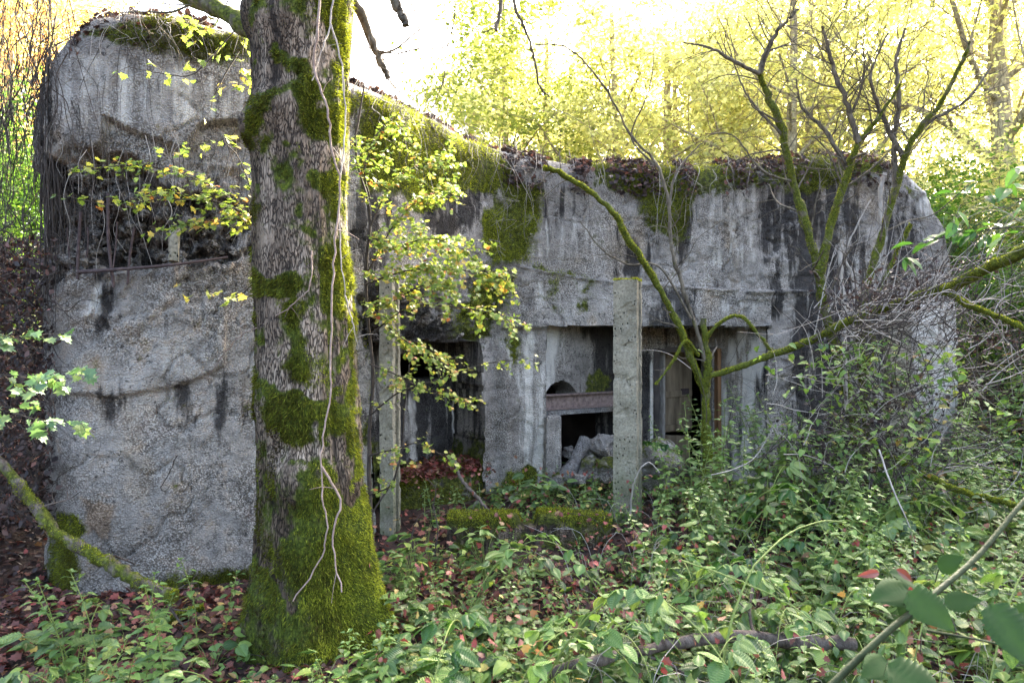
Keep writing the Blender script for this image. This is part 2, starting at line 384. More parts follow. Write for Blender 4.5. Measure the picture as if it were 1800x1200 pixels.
# ------------------------------------------------------------------ bunker
UK = [78, 84, 95, 110, 140, 300, 450, 560, 640, 700, 740, 800, 850, 900, 1000, 1340, 1560, 1640, 1660, 1672]
DK = [4.95, 4.68, 4.48, 4.38, 4.33, 4.45, 4.68, 4.92, 5.15, 5.42, 5.72, 6.12, 6.48, 6.72, 6.87, 7.15, 7.35, 7.5, 7.7, 8.1]
ZU = [78, 95, 120, 160, 230, 450, 640, 800, 900, 1000, 1200, 1340, 1420, 1500, 1570, 1610, 1640, 1672]
ZT = [3.25, 3.45, 3.58, 3.70, 3.77, 3.74, 3.60, 3.58, 3.52, 3.45, 3.46, 3.52, 3.62, 3.66, 3.62, 3.5, 3.3, 2.6]
def Df(u): return np.interp(u, UK, DK)
def Zt(u): return np.interp(u, ZU, ZT)
BUNK = empty('bunker', (0, 7, 0), 'large ruined grey concrete bunker with mossy roof edge, crumbling overhang and dark openings', 'bunker')
U = np.arange(79, 1671, 3.); nu = len(U)
_k = np.ones(7)/7.
def smo(a): return np.convolve(np.pad(a, 3, 'edge'), _k, 'valid')
D0 = smo(Df(U)); ZTOP = smo(Zt(U)); ZB = -.5
nv = 225; vv = np.linspace(0, 1, nv)
XX = (U-900)/1200*D0
tx = np.gradient(XX); ty = np.gradient(D0); ll = np.hypot(tx, ty); NX = smo(ty/ll); NY = smo(-tx/ll)   # outward (towards -y)
ZZ = ZB+(ZTOP[:, None]-ZB)*vv[None]; UU = np.repeat(U[:, None], nv, 1); DD = np.repeat(D0[:, None], nv, 1)
PY = 600-(ZZ-1.6)*1200/DD
base3 = np.stack([np.repeat(XX[:, None], nv, 1), DD, ZZ], -1).reshape(-1, 3)
px = UU.ravel(); py = PY.ravel(); zz = ZZ.ravel()
w1 = fbm(base3, 2.2, 4, 21)*26; w2 = fbm(base3, 2.2, 4, 31)*26
w1b = w1+fbm(base3, 14, 3, 22)*7; w2b = w2+fbm(base3, 14, 3, 32)*7
wx = px+w1b*.8; wy = py+w2b*.8
def pm(poly, soft=10, X=None, Y=None):
    return sst(-soft, soft, poly_sd(wx if X is None else X, wy if Y is None else Y, poly))
d = .035*fbm(base3, 1.1, 3, 1)+.012*fbm(base3, 7, 4, 2)+.006*fbm(base3, 28, 3, 3)
chunk = fbm(base3*[1, 1, 1.5], 5, 5, 8); chunk2 = fbm(base3, 16, 4, 9, ridge=True)
# upper coat that has spalled away on the left
coat = pm([(60, 20), (500, 20), (470, 225), (400, 212), (350, 222), (325, 268), (290, 252), (245, 238), (192, 212), (186, 262), (140, 278), (108, 296), (60, 310)], 2, px+w1b*.35, py+w2b*.35)
d += .07*coat*(px < 520)
cav = pm([(96, 318), (150, 275), (185, 300), (235, 292), (290, 330), (330, 345), (380, 330), (440, 350), (520, 345), (520, 440), (440, 452), (300, 468), (200, 478), (98, 492)], 8, px+w1b*1.7, py+np.where(py < 400, w2b*1.9, w2b*.7))
sp_ = pm([(96, 285), (160, 262), (300, 300), (440, 300), (520, 300), (520, 360), (96, 350)], 12); d += sp_*(.06*chunk+.05*chunk2-.03)
d += cav*(-.20+.32*chunk+.10*chunk2)
rgh = pm([(110, 480), (450, 452), (450, 530), (380, 545), (300, 560), (240, 600), (130, 590)], 14)
d += rgh*(.03*chunk2+.03*chunk-.01)
sm = pm([(230, 560), (396, 530), (396, 640), (330, 672), (200, 700), (120, 690), (120, 640)], 3, px+w1b*.25, py+w2b*.25)
d += .045*sm
rg2 = pm([(300, 270), (440, 240), (440, 330), (330, 330)], 12); d += rg2*(.035*chunk2-.03)
# ledge and lower band right of the pillar
edge = np.interp(px, [860, 900, 930, 1015, 1120, 1200, 1300, 1440, 1660], [455, 466, 472, 488, 500, 503, 512, 510, 520])+w2b*.12
lower = sst(-2, 2, py-edge)*sst(868, 880, px+w1b*.3)*(px < 1690)
band = lower*sst(580, 574, py)*sst(1352, 1344, px)
d += .085*lower*np.where(px > 1345, .6, 1)+.07*band
d += .03*sst(3, 0, np.abs(py-edge-4))*(px > 870)*(fbm(base3, 3, 3, 44) > -.2)
# broken underside left of the pillar
crum = pm([(640, 520), (700, 505), (800, 530), (850, 470), (888, 500), (880, 575), (850, 605), (640, 610)], 9)
d += crum*(-.10+.16*chunk+.09*chunk2)
foot = sst(820, 870, py)*sst(845, 860, px)*sst(960, 945, px); d += .06*foot
# right end weathered layers
rr_ = pm([(1350, 300), (1640, 300), (1660, 480), (1350, 470)], 20); d += rr_*(.03*chunk+.012*chunk2)
pl = fbm(base3*[1, 1, 1.25], 1.7, 5, 201)*4.; pf = pl-np.floor(pl); plates = (np.floor(pl)+sst(.0, .10, pf))/4.
pz = sst(600, 700, px)*sst(960, 900, px)*.8+sst(1180, 1380, px)+.35; d += .075*plates*np.clip(pz, 0, 1)
pl2 = fbm(base3, 5, 4, 211)*3.; pf = pl2-np.floor(pl2); d += .016*(np.floor(pl2)+sst(0, .16, pf))/3*sst(-.2, .3, fbm(base3, 1.3, 3, 215))*1.3
zb = (zz+.1)/.42; bz = np.abs(zb-np.round(zb)); d -= .009*sst(.03, .0, bz)*(px > 560)*sst(-.2, .1, fbm(base3, 1.2, 2, 216))
d += .012*(vn(np.stack([np.round(zb-.5)+.5, np.floor(px/260), 0*px], 1)*3.3, 218))*(px > 600)
pit = fbm(base3, 40, 2, 61); d -= .008*sst(.35, .7, pit)
# shuttering-board steps and fine cracks
crack = np.minimum(np.abs(fbm(base3, 1.6, 4, 71)), 1); d -= .02*sst(.022, .006, crack)*(zz < 3.2)
tt = np.clip((zz-(np.repeat(ZTOP[:, None], nv, 1).ravel()-.32))/.32, 0, 1)
d -= .26*(1-np.sqrt(np.clip(1-tt**2, 0, 1)))+.0*tt
nxv = np.repeat(NX[:, None], nv, 1).ravel(); nyv = np.repeat(NY[:, None], nv, 1).ravel()
FV = base3.copy(); FV[:, 0] += nxv*d*-1*-1; FV[:, 1] += nyv*d
FV[:, 2] += .012*fbm(base3, 6, 3, 77)
hA = 1.62+.035*fbm(base3*[1, 1, 0], 6, 3, 55)+.06*sst(780, 850, px)*0
hB = 1.765+.008*fbm(base3*[1, 1, 0], 9, 2, 56)
openA = (px > 652+6*fbm(base3, 5, 3, 51)) & (px < 850+4*fbm(base3, 5, 3, 52)) & (zz < hA)
openB = (px > 953) & (px < 1343) & (zz < hB)
dead = (openA | openB).reshape(nu, nv)
F = grid_faces(nu, nv)
fd = (dead[:-1, :-1] & dead[1:, :-1] & dead[1:, 1:] & dead[:-1, 1:]); keep = ~fd.ravel()
mk = {}
ATT = {}
def acc(nm, poly, val=1., soft=14, X=None):
    ATT[nm] = np.maximum(ATT.get(nm, np.zeros(len(px))), val*pm(poly, soft*1.3))
for v_, poly in [(.75, [(760, 330), (870, 315), (850, 395), (780, 430), (740, 380)]), (.8, [(1338, 285), (1368, 290), (1372, 560), (1340, 560)]),
    (.8, [(1185, 430), (1210, 360), (1245, 345), (1215, 400), (1200, 500)]), (.9, [(1125, 555), (1140, 510), (1215, 505), (1215, 575), (1120, 578)]),
    (.7, [(1365, 330), (1500, 320), (1530, 560), (1500, 700), (1380, 640)]), (.9, [(1385, 400), (1450, 370), (1450, 530), (1390, 510)]),
    (.65, [(1540, 380), (1590, 310), (1630, 480), (1560, 520)]), (.7, [(80, 120), (118, 130), (116, 480), (80, 480)]), (.8, [(195, 495), (222, 500), (208, 575), (180, 580)]),
    (.8, [(640, 480), (760, 500), (740, 620), (640, 620)]), (.55, [(960, 340), (1010, 345), (990, 430), (955, 430)]), (.65, [(1100, 420), (1150, 430), (1145, 490), (1090, 480)]),
    (.8, [(1380, 600), (1540, 560), (1560, 800), (1400, 800)]), (.58, [(90, 290), (450, 330), (450, 460), (90, 500)]), (.5, [(440, 90), (640, 160), (640, 240), (440, 200)]),
    (.6, [(1440, 420), (1530, 380), (1530, 560), (1440, 560)]), (.6, [(620, 330), (700, 340), (690, 480), (620, 480)]), (.9, [(700, 560), (860, 560), (850, 612), (700, 612)])]: acc('dark', poly, v_, 16)
for v_, poly in [(.62, [(870, 590), (950, 575), (960, 860), (925, 860), (895, 720)]), (.8, [(930, 640), (958, 600), (960, 850), (940, 850)]), (.68, [(1590, 520), (1690, 500), (1690, 780), (1600, 740)]),
    (.5, [(1235, 330), (1335, 300), (1330, 480), (1222, 470)]), (.95, [(1228, 312), (1262, 300), (1275, 318), (1235, 330)]), (.45, [(890, 370), (1070, 380), (1070, 470), (900, 460)]),
    (.7, [(165, 505), (188, 505), (180, 560), (156, 562)]), (.35, [(210, 590), (390, 600), (380, 665), (210, 690)]), (.4, [(880, 480), (1070, 500), (1070, 565), (895, 565)]),
    (.75, [(1300, 580), (1345, 585), (1345, 720), (1300, 720)]), (.75, [(1560, 540), (1690, 500), (1690, 700), (1640, 700)]), (.5, [(1580, 300), (1650, 310), (1660, 400), (1600, 380)]), (.4, [(1150, 520), (1340, 520), (1340, 560), (1150, 560)]),
    (.55, [(120, 100), (430, 130), (430, 210), (120, 260)])]: acc('white', poly, v_, 14)
for v_, poly in [(1, [(630, 150), (700, 160), (760, 200), (890, 265), (915, 310), (868, 345), (800, 338), (740, 372), (690, 340), (630, 350)]), (1, [(880, 285), (960, 325), (955, 400), (930, 462), (862, 470), (845, 395), (890, 340)]),
    (.95, [(1040, 270), (1340, 270), (1340, 325), (1300, 330), (1222, 345), (1192, 440), (1140, 400), (1118, 350), (1050, 325)]), (.85, [(1340, 255), (1620, 255), (1600, 290), (1520, 325), (1400, 345), (1345, 320)]),
    (.62, [(955, 480), (985, 490), (988, 560), (965, 562)]), (.62, [(1015, 488), (1050, 490), (1040, 560), (1018, 560)]), (1., [(850, 880), (880, 832), (948, 815), (948, 880)]), (.85, [(868, 465), (895, 500), (880, 575), (850, 605), (800, 575), (845, 490)]),
    (.8, [(150, 75), (280, 30), (440, 60), (440, 130), (330, 105), (200, 90)]), (.9, [(270, 1015), (455, 985), (455, 1060), (200, 1080)]), (.7, [(882, 570), (915, 590), (905, 645), (885, 625)]), (.95, [(90, 900), (138, 900), (138, 1080), (90, 1080)]),
    (.75, [(440, 140), (640, 160), (640, 210), (440, 190)]), (.7, [(1600, 320), (1560, 320), (1590, 340), (1620, 335)]), (.6, [(940, 462), (1020, 478), (1015, 496), (940, 480)]), (.55, [(640, 600), (655, 560), (655, 950), (640, 950)])]: acc('moss', poly, v_, 12)
acc('brown', [(140, 870), (205, 880), (195, 955), (150, 935)], 1, 14); acc('brown', [(300, 430), (450, 430), (450, 700), (300, 700)], .35, 20); acc('brown', [(100, 280), (450, 330), (450, 460), (100, 480)], .4, 20)
acc('brown', [(70, 200), (460, 200), (460, 1080), (70, 1080)], .42, 30)
acc('dark', [(130, 700), (450, 640), (450, 760), (210, 740)], .4, 20)
fm = MB().add(FV, F[keep])
WALL = fm.build('wall', M_CONC, BUNK, smooth=True, extra=ATT)
# thickness of the wall round its openings and at its ends
def reveal(mask_open, dirv, depth, name, mat, steps=9, test=None):
    g = mask_open.reshape(nu, nv); vid = np.arange(nu*nv).reshape(nu, nv); edges = []
    Fk = keep.reshape(nu-1, nv-1)
    # edges between a kept and a removed face (or an end of the grid)
    for i in range(1, nu-1):
        dd = np.nonzero(Fk[i-1] != Fk[i])[0]
        for j in dd: edges.append((vid[i, j], vid[i, j+1]) if Fk[i-1, j] else (vid[i, j+1], vid[i, j]))
    for i in range(nu-1):
        dd = np.nonzero(Fk[i, :-1] != Fk[i, 1:])[0]
        for j in dd: edges.append((vid[i, j+1], vid[i+1, j+1]))
    edges = np.array([e_ for e_ in edges if test(px[e_[0]])])
    ids, inv = np.unique(edges.ravel(), return_inverse=True); E = inv.reshape(-1, 2); k = len(ids)
    lay = []
    for s_ in range(steps+1):
        q = FV[ids]+np.array(dirv)*(depth*s_/steps); q = q+(0 if s_ == 0 else 1)*.016*np.stack([fbm(q, 7, 3, 90), 0*q[:, 0], fbm(q, 7, 3, 91)], 1); lay.append(q)
    Fq = np.concatenate([np.stack([E[:, 0]+s_*k, E[:, 1]+s_*k, E[:, 1]+(s_+1)*k, E[:, 0]+(s_+1)*k], 1) for s_ in range(steps)])
    V = np.concatenate(lay); xt = {}
    for nm in ATT:
        base = ATT[nm][ids]; xt[nm] = np.concatenate([base*0 for s_ in range(steps+1)])
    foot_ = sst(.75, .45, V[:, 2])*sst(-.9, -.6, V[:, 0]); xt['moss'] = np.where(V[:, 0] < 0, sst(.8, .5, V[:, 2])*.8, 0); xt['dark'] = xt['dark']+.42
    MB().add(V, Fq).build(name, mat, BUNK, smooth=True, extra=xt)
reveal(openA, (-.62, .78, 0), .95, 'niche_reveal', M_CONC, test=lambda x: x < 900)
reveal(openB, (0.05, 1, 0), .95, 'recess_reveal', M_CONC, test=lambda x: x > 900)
# roof sheet running back from the top edge
top = FV.reshape(nu, nv, 3)[:, -1]; nr = 60; tr_ = np.concatenate([np.linspace(0, 1.2, 24), np.linspace(1.3, 7.5, nr-24)])
RV = np.zeros((nu, nr, 3))
for k, t_ in enumerate(tr_):
    f = min(1, t_/1.2); q = top.copy(); q[:, 0] = q[:, 0]*(1-.0*f)+.1*t_; q[:, 1] += t_
    q[:, 2] += .10*sst(0, 1, t_)+.05*fbm(q*[1, 1, 0], 1.2, 4, 14)*min(1, t_*2)-.5*sst(6, 7.5, t_); RV[:, k] = q
rx = {'moss': np.clip(.55+.5*fbm(RV.reshape(-1, 3), 1.2, 3, 15), 0, 1), 'dark': np.full(nu*nr, .8), 'white': np.zeros(nu*nr), 'brown': np.full(nu*nr, .8)}
MB().add(RV.reshape(-1, 3), grid_faces(nu, nr)).build('roof', M_CONC, BUNK, smooth=True, extra=rx)
def sidewall(col, name):
    c0 = FV.reshape(nu, nv, 3)[col]; k = 40; g = np.zeros((k, nv, 3))
    for i in range(k):
        g[i] = c0+[.1*7*i/(k-1), 7*i/(k-1), 0]; g[i][:, 0] += .05*fbm(g[i], 2, 3, 18)*(i > 0)
    MB().add(g.reshape(-1, 3), grid_faces(k, nv)).build(name, M_CONC2, BUNK, smooth=True)
sidewall(0, 'side_wall'); sidewall(nu-1, 'side_wall')
def wall_strip(name, p0, p1, z0, z1, mat, hole=None, st=.022, amp=.02, att=None, parent=BUNK, thick=.3, shape=None):
    """upright wall between two plan points; hole(x fraction, z) -> bool cuts an opening whose edges get thickness"""
    p0 = np.array(p0, float); p1 = np.array(p1, float); L = np.linalg.norm(p1-p0); n1 = max(3, int(L/st)); n2 = max(3, int((z1-z0)/st))
    s_ = np.linspace(0, 1, n1); z_ = np.linspace(z0, z1, n2); S, Z = np.meshgrid(s_, z_, indexing='ij')
    xy = p0+(p1-p0)*S[..., None]; nn = np.array([(p1-p0)[1], -(p1-p0)[0]])/L
    V = np.concatenate([xy, Z[..., None]], -1).reshape(-1, 3)
    dd = amp*fbm(V, 2.5, 5, 5)+amp*.5*fbm(V, 12, 3, 6)+(shape(S.ravel(), Z.ravel(), V) if shape else 0)
    V[:, 0] += nn[0]*dd; V[:, 1] += nn[1]*dd
    Fg = grid_faces(n1, n2); mb = MB(); kp = np.ones((n1-1, n2-1), bool)
    if hole is not None:
        h = hole(S+.012*fbm(V, 6, 3, 7).reshape(S.shape), Z+.02*fbm(V, 6, 3, 9).reshape(S.shape)); kp = ~(h[:-1, :-1] & h[1:, :-1] & h[1:, 1:] & h[:-1, 1:])
    mb.add(V, Fg[kp.ravel()])
    if hole is not None:
        vid = np.arange(n1*n2).reshape(n1, n2); E = []
        for i in range(1, n1-1):
            for j in np.nonzero(kp[i-1] != kp[i])[0]: E.append((vid[i, j], vid[i, j+1]))
        for i in range(n1-1):
            for j in np.nonzero(kp[i, :-1] != kp[i, 1:])[0]: E.append((vid[i, j+1], vid[i+1, j+1]))
        E = np.array(E); ids, inv = np.unique(E.ravel(), return_inverse=True); E = inv.reshape(-1, 2); k = len(ids)
        lay = [V[ids]-[nn[0]*thick*q/4, nn[1]*thick*q/4, 0] for q in range(5)]
        mb.add(np.concatenate(lay), np.concatenate([np.stack([E[:, 0]+q*k, E[:, 1]+q*k, E[:, 1]+q*k+k, E[:, 0]+q*k+k], 1) for q in range(4)]))
    VV = mb.arrays()[0]; xt = {k: np.zeros(len(VV)) for k in ('dark', 'white', 'moss', 'brown')}
    if att:
        s2 = ((VV[:, :2]-p0)@(p1-p0))/L**2
        for k, f in att.items(): xt[k] = f(s2, VV[:, 2], VV)
    mb.build(name, mat, parent, smooth=True, extra=xt)
g2 = lambda u, D: np.array([(u-900)/1200*D, D])
# back wall of the left niche
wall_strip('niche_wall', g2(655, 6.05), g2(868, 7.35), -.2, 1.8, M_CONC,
    hole=lambda s, z: (s > .18) & (s < .60) & (z > 1.22) & (z < 1.5), amp=.05,
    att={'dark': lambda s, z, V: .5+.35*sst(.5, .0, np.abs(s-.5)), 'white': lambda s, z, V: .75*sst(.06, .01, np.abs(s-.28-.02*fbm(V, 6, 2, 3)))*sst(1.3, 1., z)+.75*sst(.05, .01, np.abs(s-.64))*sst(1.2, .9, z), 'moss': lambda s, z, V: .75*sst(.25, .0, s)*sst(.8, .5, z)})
# splayed recess wall with the beam window, wall beside the door, door wall, right splay
BZ = lambda z: 1.6-(z-600)/1200
A_, B_, C_, D_ = g2(951, 6.78), g2(1096, 7.45), g2(1262, 7.6), g2(1350, 7.1)
def winhole(s, z):
    body = (s > .06) & (s < .93) & (z > .12) & (z < .98+.0*s)
    arch = ((s-.23)/.2)**2+((z-1.02)/.19)**2 < 1
    return body | arch
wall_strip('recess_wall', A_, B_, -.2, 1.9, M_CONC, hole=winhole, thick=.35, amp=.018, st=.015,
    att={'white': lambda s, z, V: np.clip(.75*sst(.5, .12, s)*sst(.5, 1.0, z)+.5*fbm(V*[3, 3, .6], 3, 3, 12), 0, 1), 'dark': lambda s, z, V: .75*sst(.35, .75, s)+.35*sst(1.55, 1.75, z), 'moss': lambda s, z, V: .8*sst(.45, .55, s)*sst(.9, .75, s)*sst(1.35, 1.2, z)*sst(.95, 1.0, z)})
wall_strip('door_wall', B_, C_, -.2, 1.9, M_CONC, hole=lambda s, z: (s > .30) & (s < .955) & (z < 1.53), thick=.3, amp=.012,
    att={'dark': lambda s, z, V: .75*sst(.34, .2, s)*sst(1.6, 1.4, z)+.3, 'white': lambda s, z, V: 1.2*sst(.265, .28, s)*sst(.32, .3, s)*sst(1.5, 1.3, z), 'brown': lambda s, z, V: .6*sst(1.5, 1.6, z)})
wall_strip('recess_wall', C_, D_, -.2, 1.9, M_CONC, amp=.02,
    att={'white': lambda s, z, V: np.clip(.55+.9*fbm(V*[3, 3, .7], 4, 3, 17), 0, 1), 'dark': lambda s, z, V: np.clip(.35+1.1*fbm(V*[3, 3, .5], 5, 3, 19), 0, .9)})
# dark room behind
def box_in(name, x0, x1, y0, y1, z0, z1, mat):
    V = np.array([[x, y, z] for x in (x0, x1) for y in (y0, y1) for z in (z0, z1)]); Fq = [[0, 1, 3, 2], [4, 5, 7, 6], [2, 3, 7, 6], [0, 2, 6, 4], [1, 3, 7, 5]]
    MB().add(V, Fq).build(name, mat, BUNK)
box_in('inner_room', -.95, 2.9, 7.36, 11.2, -.05, 1.95, M_DARK)
wall_strip('inner_wall', (1.05, 7.9), (1.28, 10), -.05, 1.95, M_DARK)
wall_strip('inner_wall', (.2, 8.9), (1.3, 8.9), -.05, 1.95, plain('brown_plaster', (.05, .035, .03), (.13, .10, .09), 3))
box_in('inner_room', -1.75, -.15, 6.9, 9.2, -.05, 1.95, M_DARK)
# beam
def box(mb, c, s, rz=0., rx=0., ry=0., jit=0., lc=0., m=0, a2=0., bev=0.):
    """box with chamfered edges"""
    c = np.array(c, float); h = np.array(s, float)/2; b = min(bev if bev else min(h)*.12, min(h)*.45)
    V = []; 
    for sx in (-1, 1):
        for sy in (-1, 1):
            for sz in (-1, 1):
                for k in range(3):
                    q = np.array([sx, sy, sz])*h; e_ = np.array([sx, sy, sz])*b; e_[k] = 0; V.append(q-e_)
    V = np.array(V)
    I = lambda sx, sy, sz, k: ((sx > 0)*4+(sy > 0)*2+(sz > 0))*3+k
    Fq = []; Ft = []
    for k in range(3):
        o = [q for q in range(3) if q != k]
        for s_ in (-1, 1):
            # the face normal to axis k: vertices whose offset keeps axis k at full size
            cs = []
            for (a_, b_) in ((-1, -1), (1, -1), (1, 1), (-1, 1)):
                v = [0, 0, 0]; v[k] = s_; v[o[0]] = a_; v[o[1]] = b_; cs.append(I(*v, k))
            Fq.append(cs)
        for (a_, b_) in ((-1, -1), (1, -1), (1, 1), (-1, 1)):
            v0 = [0, 0, 0]; v0[k] = -1; v0[o[0]] = a_; v0[o[1]] = b_; v1 = list(v0); v1[k] = 1
            Fq.append([I(*v0, o[0]), I(*v0, o[1]), I(*v1, o[1]), I(*v1, o[0])])
    for sx in (-1, 1):
        for sy in (-1, 1):
            for sz in (-1, 1): Ft.append([I(sx, sy, sz, 0), I(sx, sy, sz, 1), I(sx, sy, sz, 2)])
    if jit: V = V+rng.normal(0, jit, V.shape)
    cx, sx_ = math.cos(rx), math.sin(rx); V = V@np.array([[1, 0, 0], [0, cx, sx_], [0, -sx_, cx]])
    cy, sy_ = math.cos(ry), math.sin(ry); V = V@np.array([[cy, 0, -sy_], [0, 1, 0], [sy_, 0, cy]])
    cz, sz_ = math.cos(rz), math.sin(rz); V = V@np.array([[cz, sz_, 0], [-sz_, cz, 0], [0, 0, 1]])
    V = V+c; mb.add(V, Fq, lc, m, a2); off = mb.n-len(V); mb.T.append(np.array(Ft)+off); mb.mT.append(np.full(len(Ft), m))
def beam():
    p0 = np.array([*g2(954, 6.80), .985]); p1 = np.array([*g2(1092, 7.36), 1.0]); c = (p0+p1)/2; v = p1-p0; L = np.linalg.norm(v); rz = math.atan2(v[1], v[0])
    mb = MB(); n = np.array([v[1], -v[0], 0])/L
    box(mb, c+[0, 0, 0], (L, .012, .13), rz); box(mb, c+[0, 0, .07], (L, .10, .014), rz); box(mb, c+[0, 0, -.07], (L, .10, .014), rz)
    b = mb.build('beam', M_RUST, BUNK)
    mb = MB(); box(mb, c+n*.012+[0, 0, -.105], (L*.98, .13, .045), rz, jit=.003); mb.build('beam_plank', M_CONC2, BUNK)
beam()
# door, frame
mb = MB(); q0 = np.array([*g2(1158, 7.68), 0]); rzd = math.radians(38)
ux, uy = math.cos(rzd), math.sin(rzd)
def doorpt(a_, z): return q0+[ux*a_, uy*a_, z]
DOOR = None
mb = MB(); box(mb, doorpt(.30, 1.03), (.54, .045, .92), rzd); DOOR = mb.build('door', M_WOOD, BUNK)
for (ca, cz_, sa, szz) in ((.30, .30, .50, .44),):
    mb = MB(); box(mb, doorpt(ca, cz_), (sa, .045, szz), rzd+.05, ry=.10); o = mb.build('door_bottom_panel', M_WOOD, BUNK)
n_ = np.array([uy, -ux, 0])
for z_ in (.62, 1.0, 1.44):
    mb = MB(); box(mb, doorpt(.30, z_)+n_*.03, (.5, .022, .07), rzd); mb.build('batten', M_WOOD, BUNK)
mb = MB(); box(mb, doorpt(.42, 1.02)+n_*.035, (.13, .02, .07), rzd); mb.build('lock_plate', M_REBAR, BUNK)
mb = MB(); box(mb, doorpt(.035, .9)+n_*.012, (.03, .07, 1.3), rzd, jit=.003); mb.build('door_edge', M_PTWIG, BUNK)
fl = g2(1150, 7.52)
for (u_, mat_, w_) in ((1152, M_DARK, .06), (1261, M_WOODO, .04)):
    mb = MB(); q = g2(u_, 7.56); box(mb, (q[0], q[1], .75), (w_, .12, 1.55), math.radians(6), jit=.003); mb.build('door_frame', mat_, BUNK)
mb = MB(); q = (g2(1152, 7.56)+g2(1259, 7.6))/2; box(mb, (q[0], q[1], 1.51), (.66, .11, .06), math.radians(3)); mb.build('door_frame', M_DARK, BUNK)
# mossy sill block under the niche
def sill():
    a0, a1 = g2(690, 5.85), g2(862, 6.52); v = a1-a0; L = np.linalg.norm(v); t = v/L; inn = np.array([-t[1], t[0]])
    prof = [(0, -.3), (0, .28), (.01, .36), (.05, .42), (.12, .45), (.6, .47), (1.0, .47)]
    pr = smooth_path(np.array([[a, b, 0] for a, b in prof]), 50)[:, :2]; ns = 90; G = np.zeros((ns, 50, 3))
    for i, s_ in enumerate(np.linspace(0, 1, ns)):
        b = a0+v*s_; G[i, :, 0] = b[0]+inn[0]*pr[:, 0]; G[i, :, 1] = b[1]+inn[1]*pr[:, 0]; G[i, :, 2] = pr[:, 1]
    V = G.reshape(-1, 3); V = V+nrm(np.array([t[1], -t[0], .3]))*(.05*fbm(V, 4, 4, 23))[:, None]
    MB().add(V, grid_faces(ns, 50)).build('sill', M_CONC, BUNK, smooth=True, extra={'moss': np.full(len(V), .85), 'dark': np.full(len(V), .6), 'white': np.zeros(len(V)), 'brown': np.zeros(len(V))})
    return V, G
SV, SG = sill()
# floor of earth in the niche and recess is the ground; exposed reinforcement in the broken corner
for (x0, y0, x1, y1, r_, D) in ((142, 372, 136, 490, .010, 4.30), (154, 400, 148, 468, .006, 4.36), (190, 340, 200, 505, .010, 4.28), (206, 390, 199, 470, .005, 4.26), (236, 400, 224, 500, .008, 4.34), (118, 400, 126, 480, .007, 4.40)):
    mb = MB(); tube(mb, [pt(x0, y0, D), pt((x0+x1)/2+R(-5, 5), (y0+y1)/2, D+R(-.02, .02)), pt(x1, y1, D-.02)], r_, r_*.9, sides=7, n=9); mb.build('rebar', M_REBAR, BUNK, smooth=True)
mb = MB(); box(mb, pt(308, 430, 4.36), (.05, .06, .22), .2, jit=.006); mb.build('broken_stub', M_POST, BUNK)
mb = MB(); tube(mb, P((138, 478, 4.24), (200, 474, 4.24), (300, 466, 4.28), (400, 452, 4.5)), .012, .009, sides=6); mb.build('edge_bar', M_REBAR, BUNK, smooth=True)
mb = MB(); 
for k in range(40):
    q = 0
for k in range(46):
    u_ = R(1120, 1345); q = np.array([*g2(u_, np.interp(u_, UK, DK)-.13), 1.77]); mb_ = R(.01, .05); tube(mb, [q+[0, 0, .01], q+[R(-.003, .003), 0, -mb_]], .004, .001, n=3, sides=4)
mb.build('lime_drips', M_PTWIG, BUNK, kind='stuff')
M_CAV = mat_concrete('broken_aggregate', ((.16, .145, .125), (.42, .385, .34)), masks=False)
# chunks of broken concrete sticking out of the crumbled parts
def chunkobj(mb, c, r, seed, flat=.7):
    th = np.linspace(0, np.pi, 5); ph = np.linspace(0, 2*np.pi, 7)[:-1]+seed
    T_, P_ = np.meshgrid(th, ph, indexing='ij'); D3 = np.stack([np.sin(T_)*np.cos(P_), np.sin(T_)*np.sin(P_), np.cos(T_)], -1).reshape(-1, 3)
    q = D3*[1, 1, flat]; rd = rng.uniform(.6, 1.3, len(D3)); q = np.sign(q)*np.abs(q)**.7*rd[:, None]*r
    n = 5; m = 6; i = np.arange(n-1)[:, None]; j = np.arange(m)[None]; j2 = (j+1) % m
    mb.add(q+c, np.stack([i*m+j, (i+1)*m+j, (i+1)*m+j2, i*m+j2], -1).reshape(-1, 4))
mb = MB()
fi = rng.choice(np.nonzero((cav > .6))[0], 260)
for k in fi: chunkobj(mb, FV[k]+[0, .012, 0], R(.01, .032), R(0, 99), R(.4, .9))
fi = rng.choice(np.nonzero((crum > .6) & ~(openA | openB))[0], 90)
for k in fi: chunkobj(mb, FV[k]+[0, .015, 0], R(.01, .03), R(0, 99), R(.4, .9))
mb.build('broken_aggregate', M_CAV, BUNK, kind='stuff')
# moss fuzz on the wall
def vnormals(V, nu_, nv_):
    G = V.reshape(nu_, nv_, 3); return nrm(np.cross(np.gradient(G, axis=0), np.gradient(G, axis=1))).reshape(-1, 3)
FN = vnormals(FV, nu, nv); FN *= np.sign(-(FN[:, 1]))[:, None]
mm = ATT['moss']+fbm(base3, 4, 5, 66)*1.0-.02; mm[(openA | openB)] = 0
cand = np.nonzero(mm > .55)[0]; wt_ = np.clip(mm[cand]-.5, 0, .5); ii = rng.choice(cand, 120000, p=wt_/wt_.sum())
mb = MB(); fuzz(mb, FV[ii]+rng.normal(0, .009, (len(ii), 3))*[1, .3, 1], FN[ii], .016, .003, .5, lc=np.clip(R(.1, .65, len(ii))+.5*(vn(FV[ii]*5, 8)*.5+.5)-.2*(px[ii] < 500)-.08*(px[ii] > 1240)+.13*((px[ii] > 640) & (px[ii] < 970)), 0, 1))
SN = vnormals(SV, 90, 50); SN *= np.sign(SN@np.array([.2, -1, 1]))[:, None]
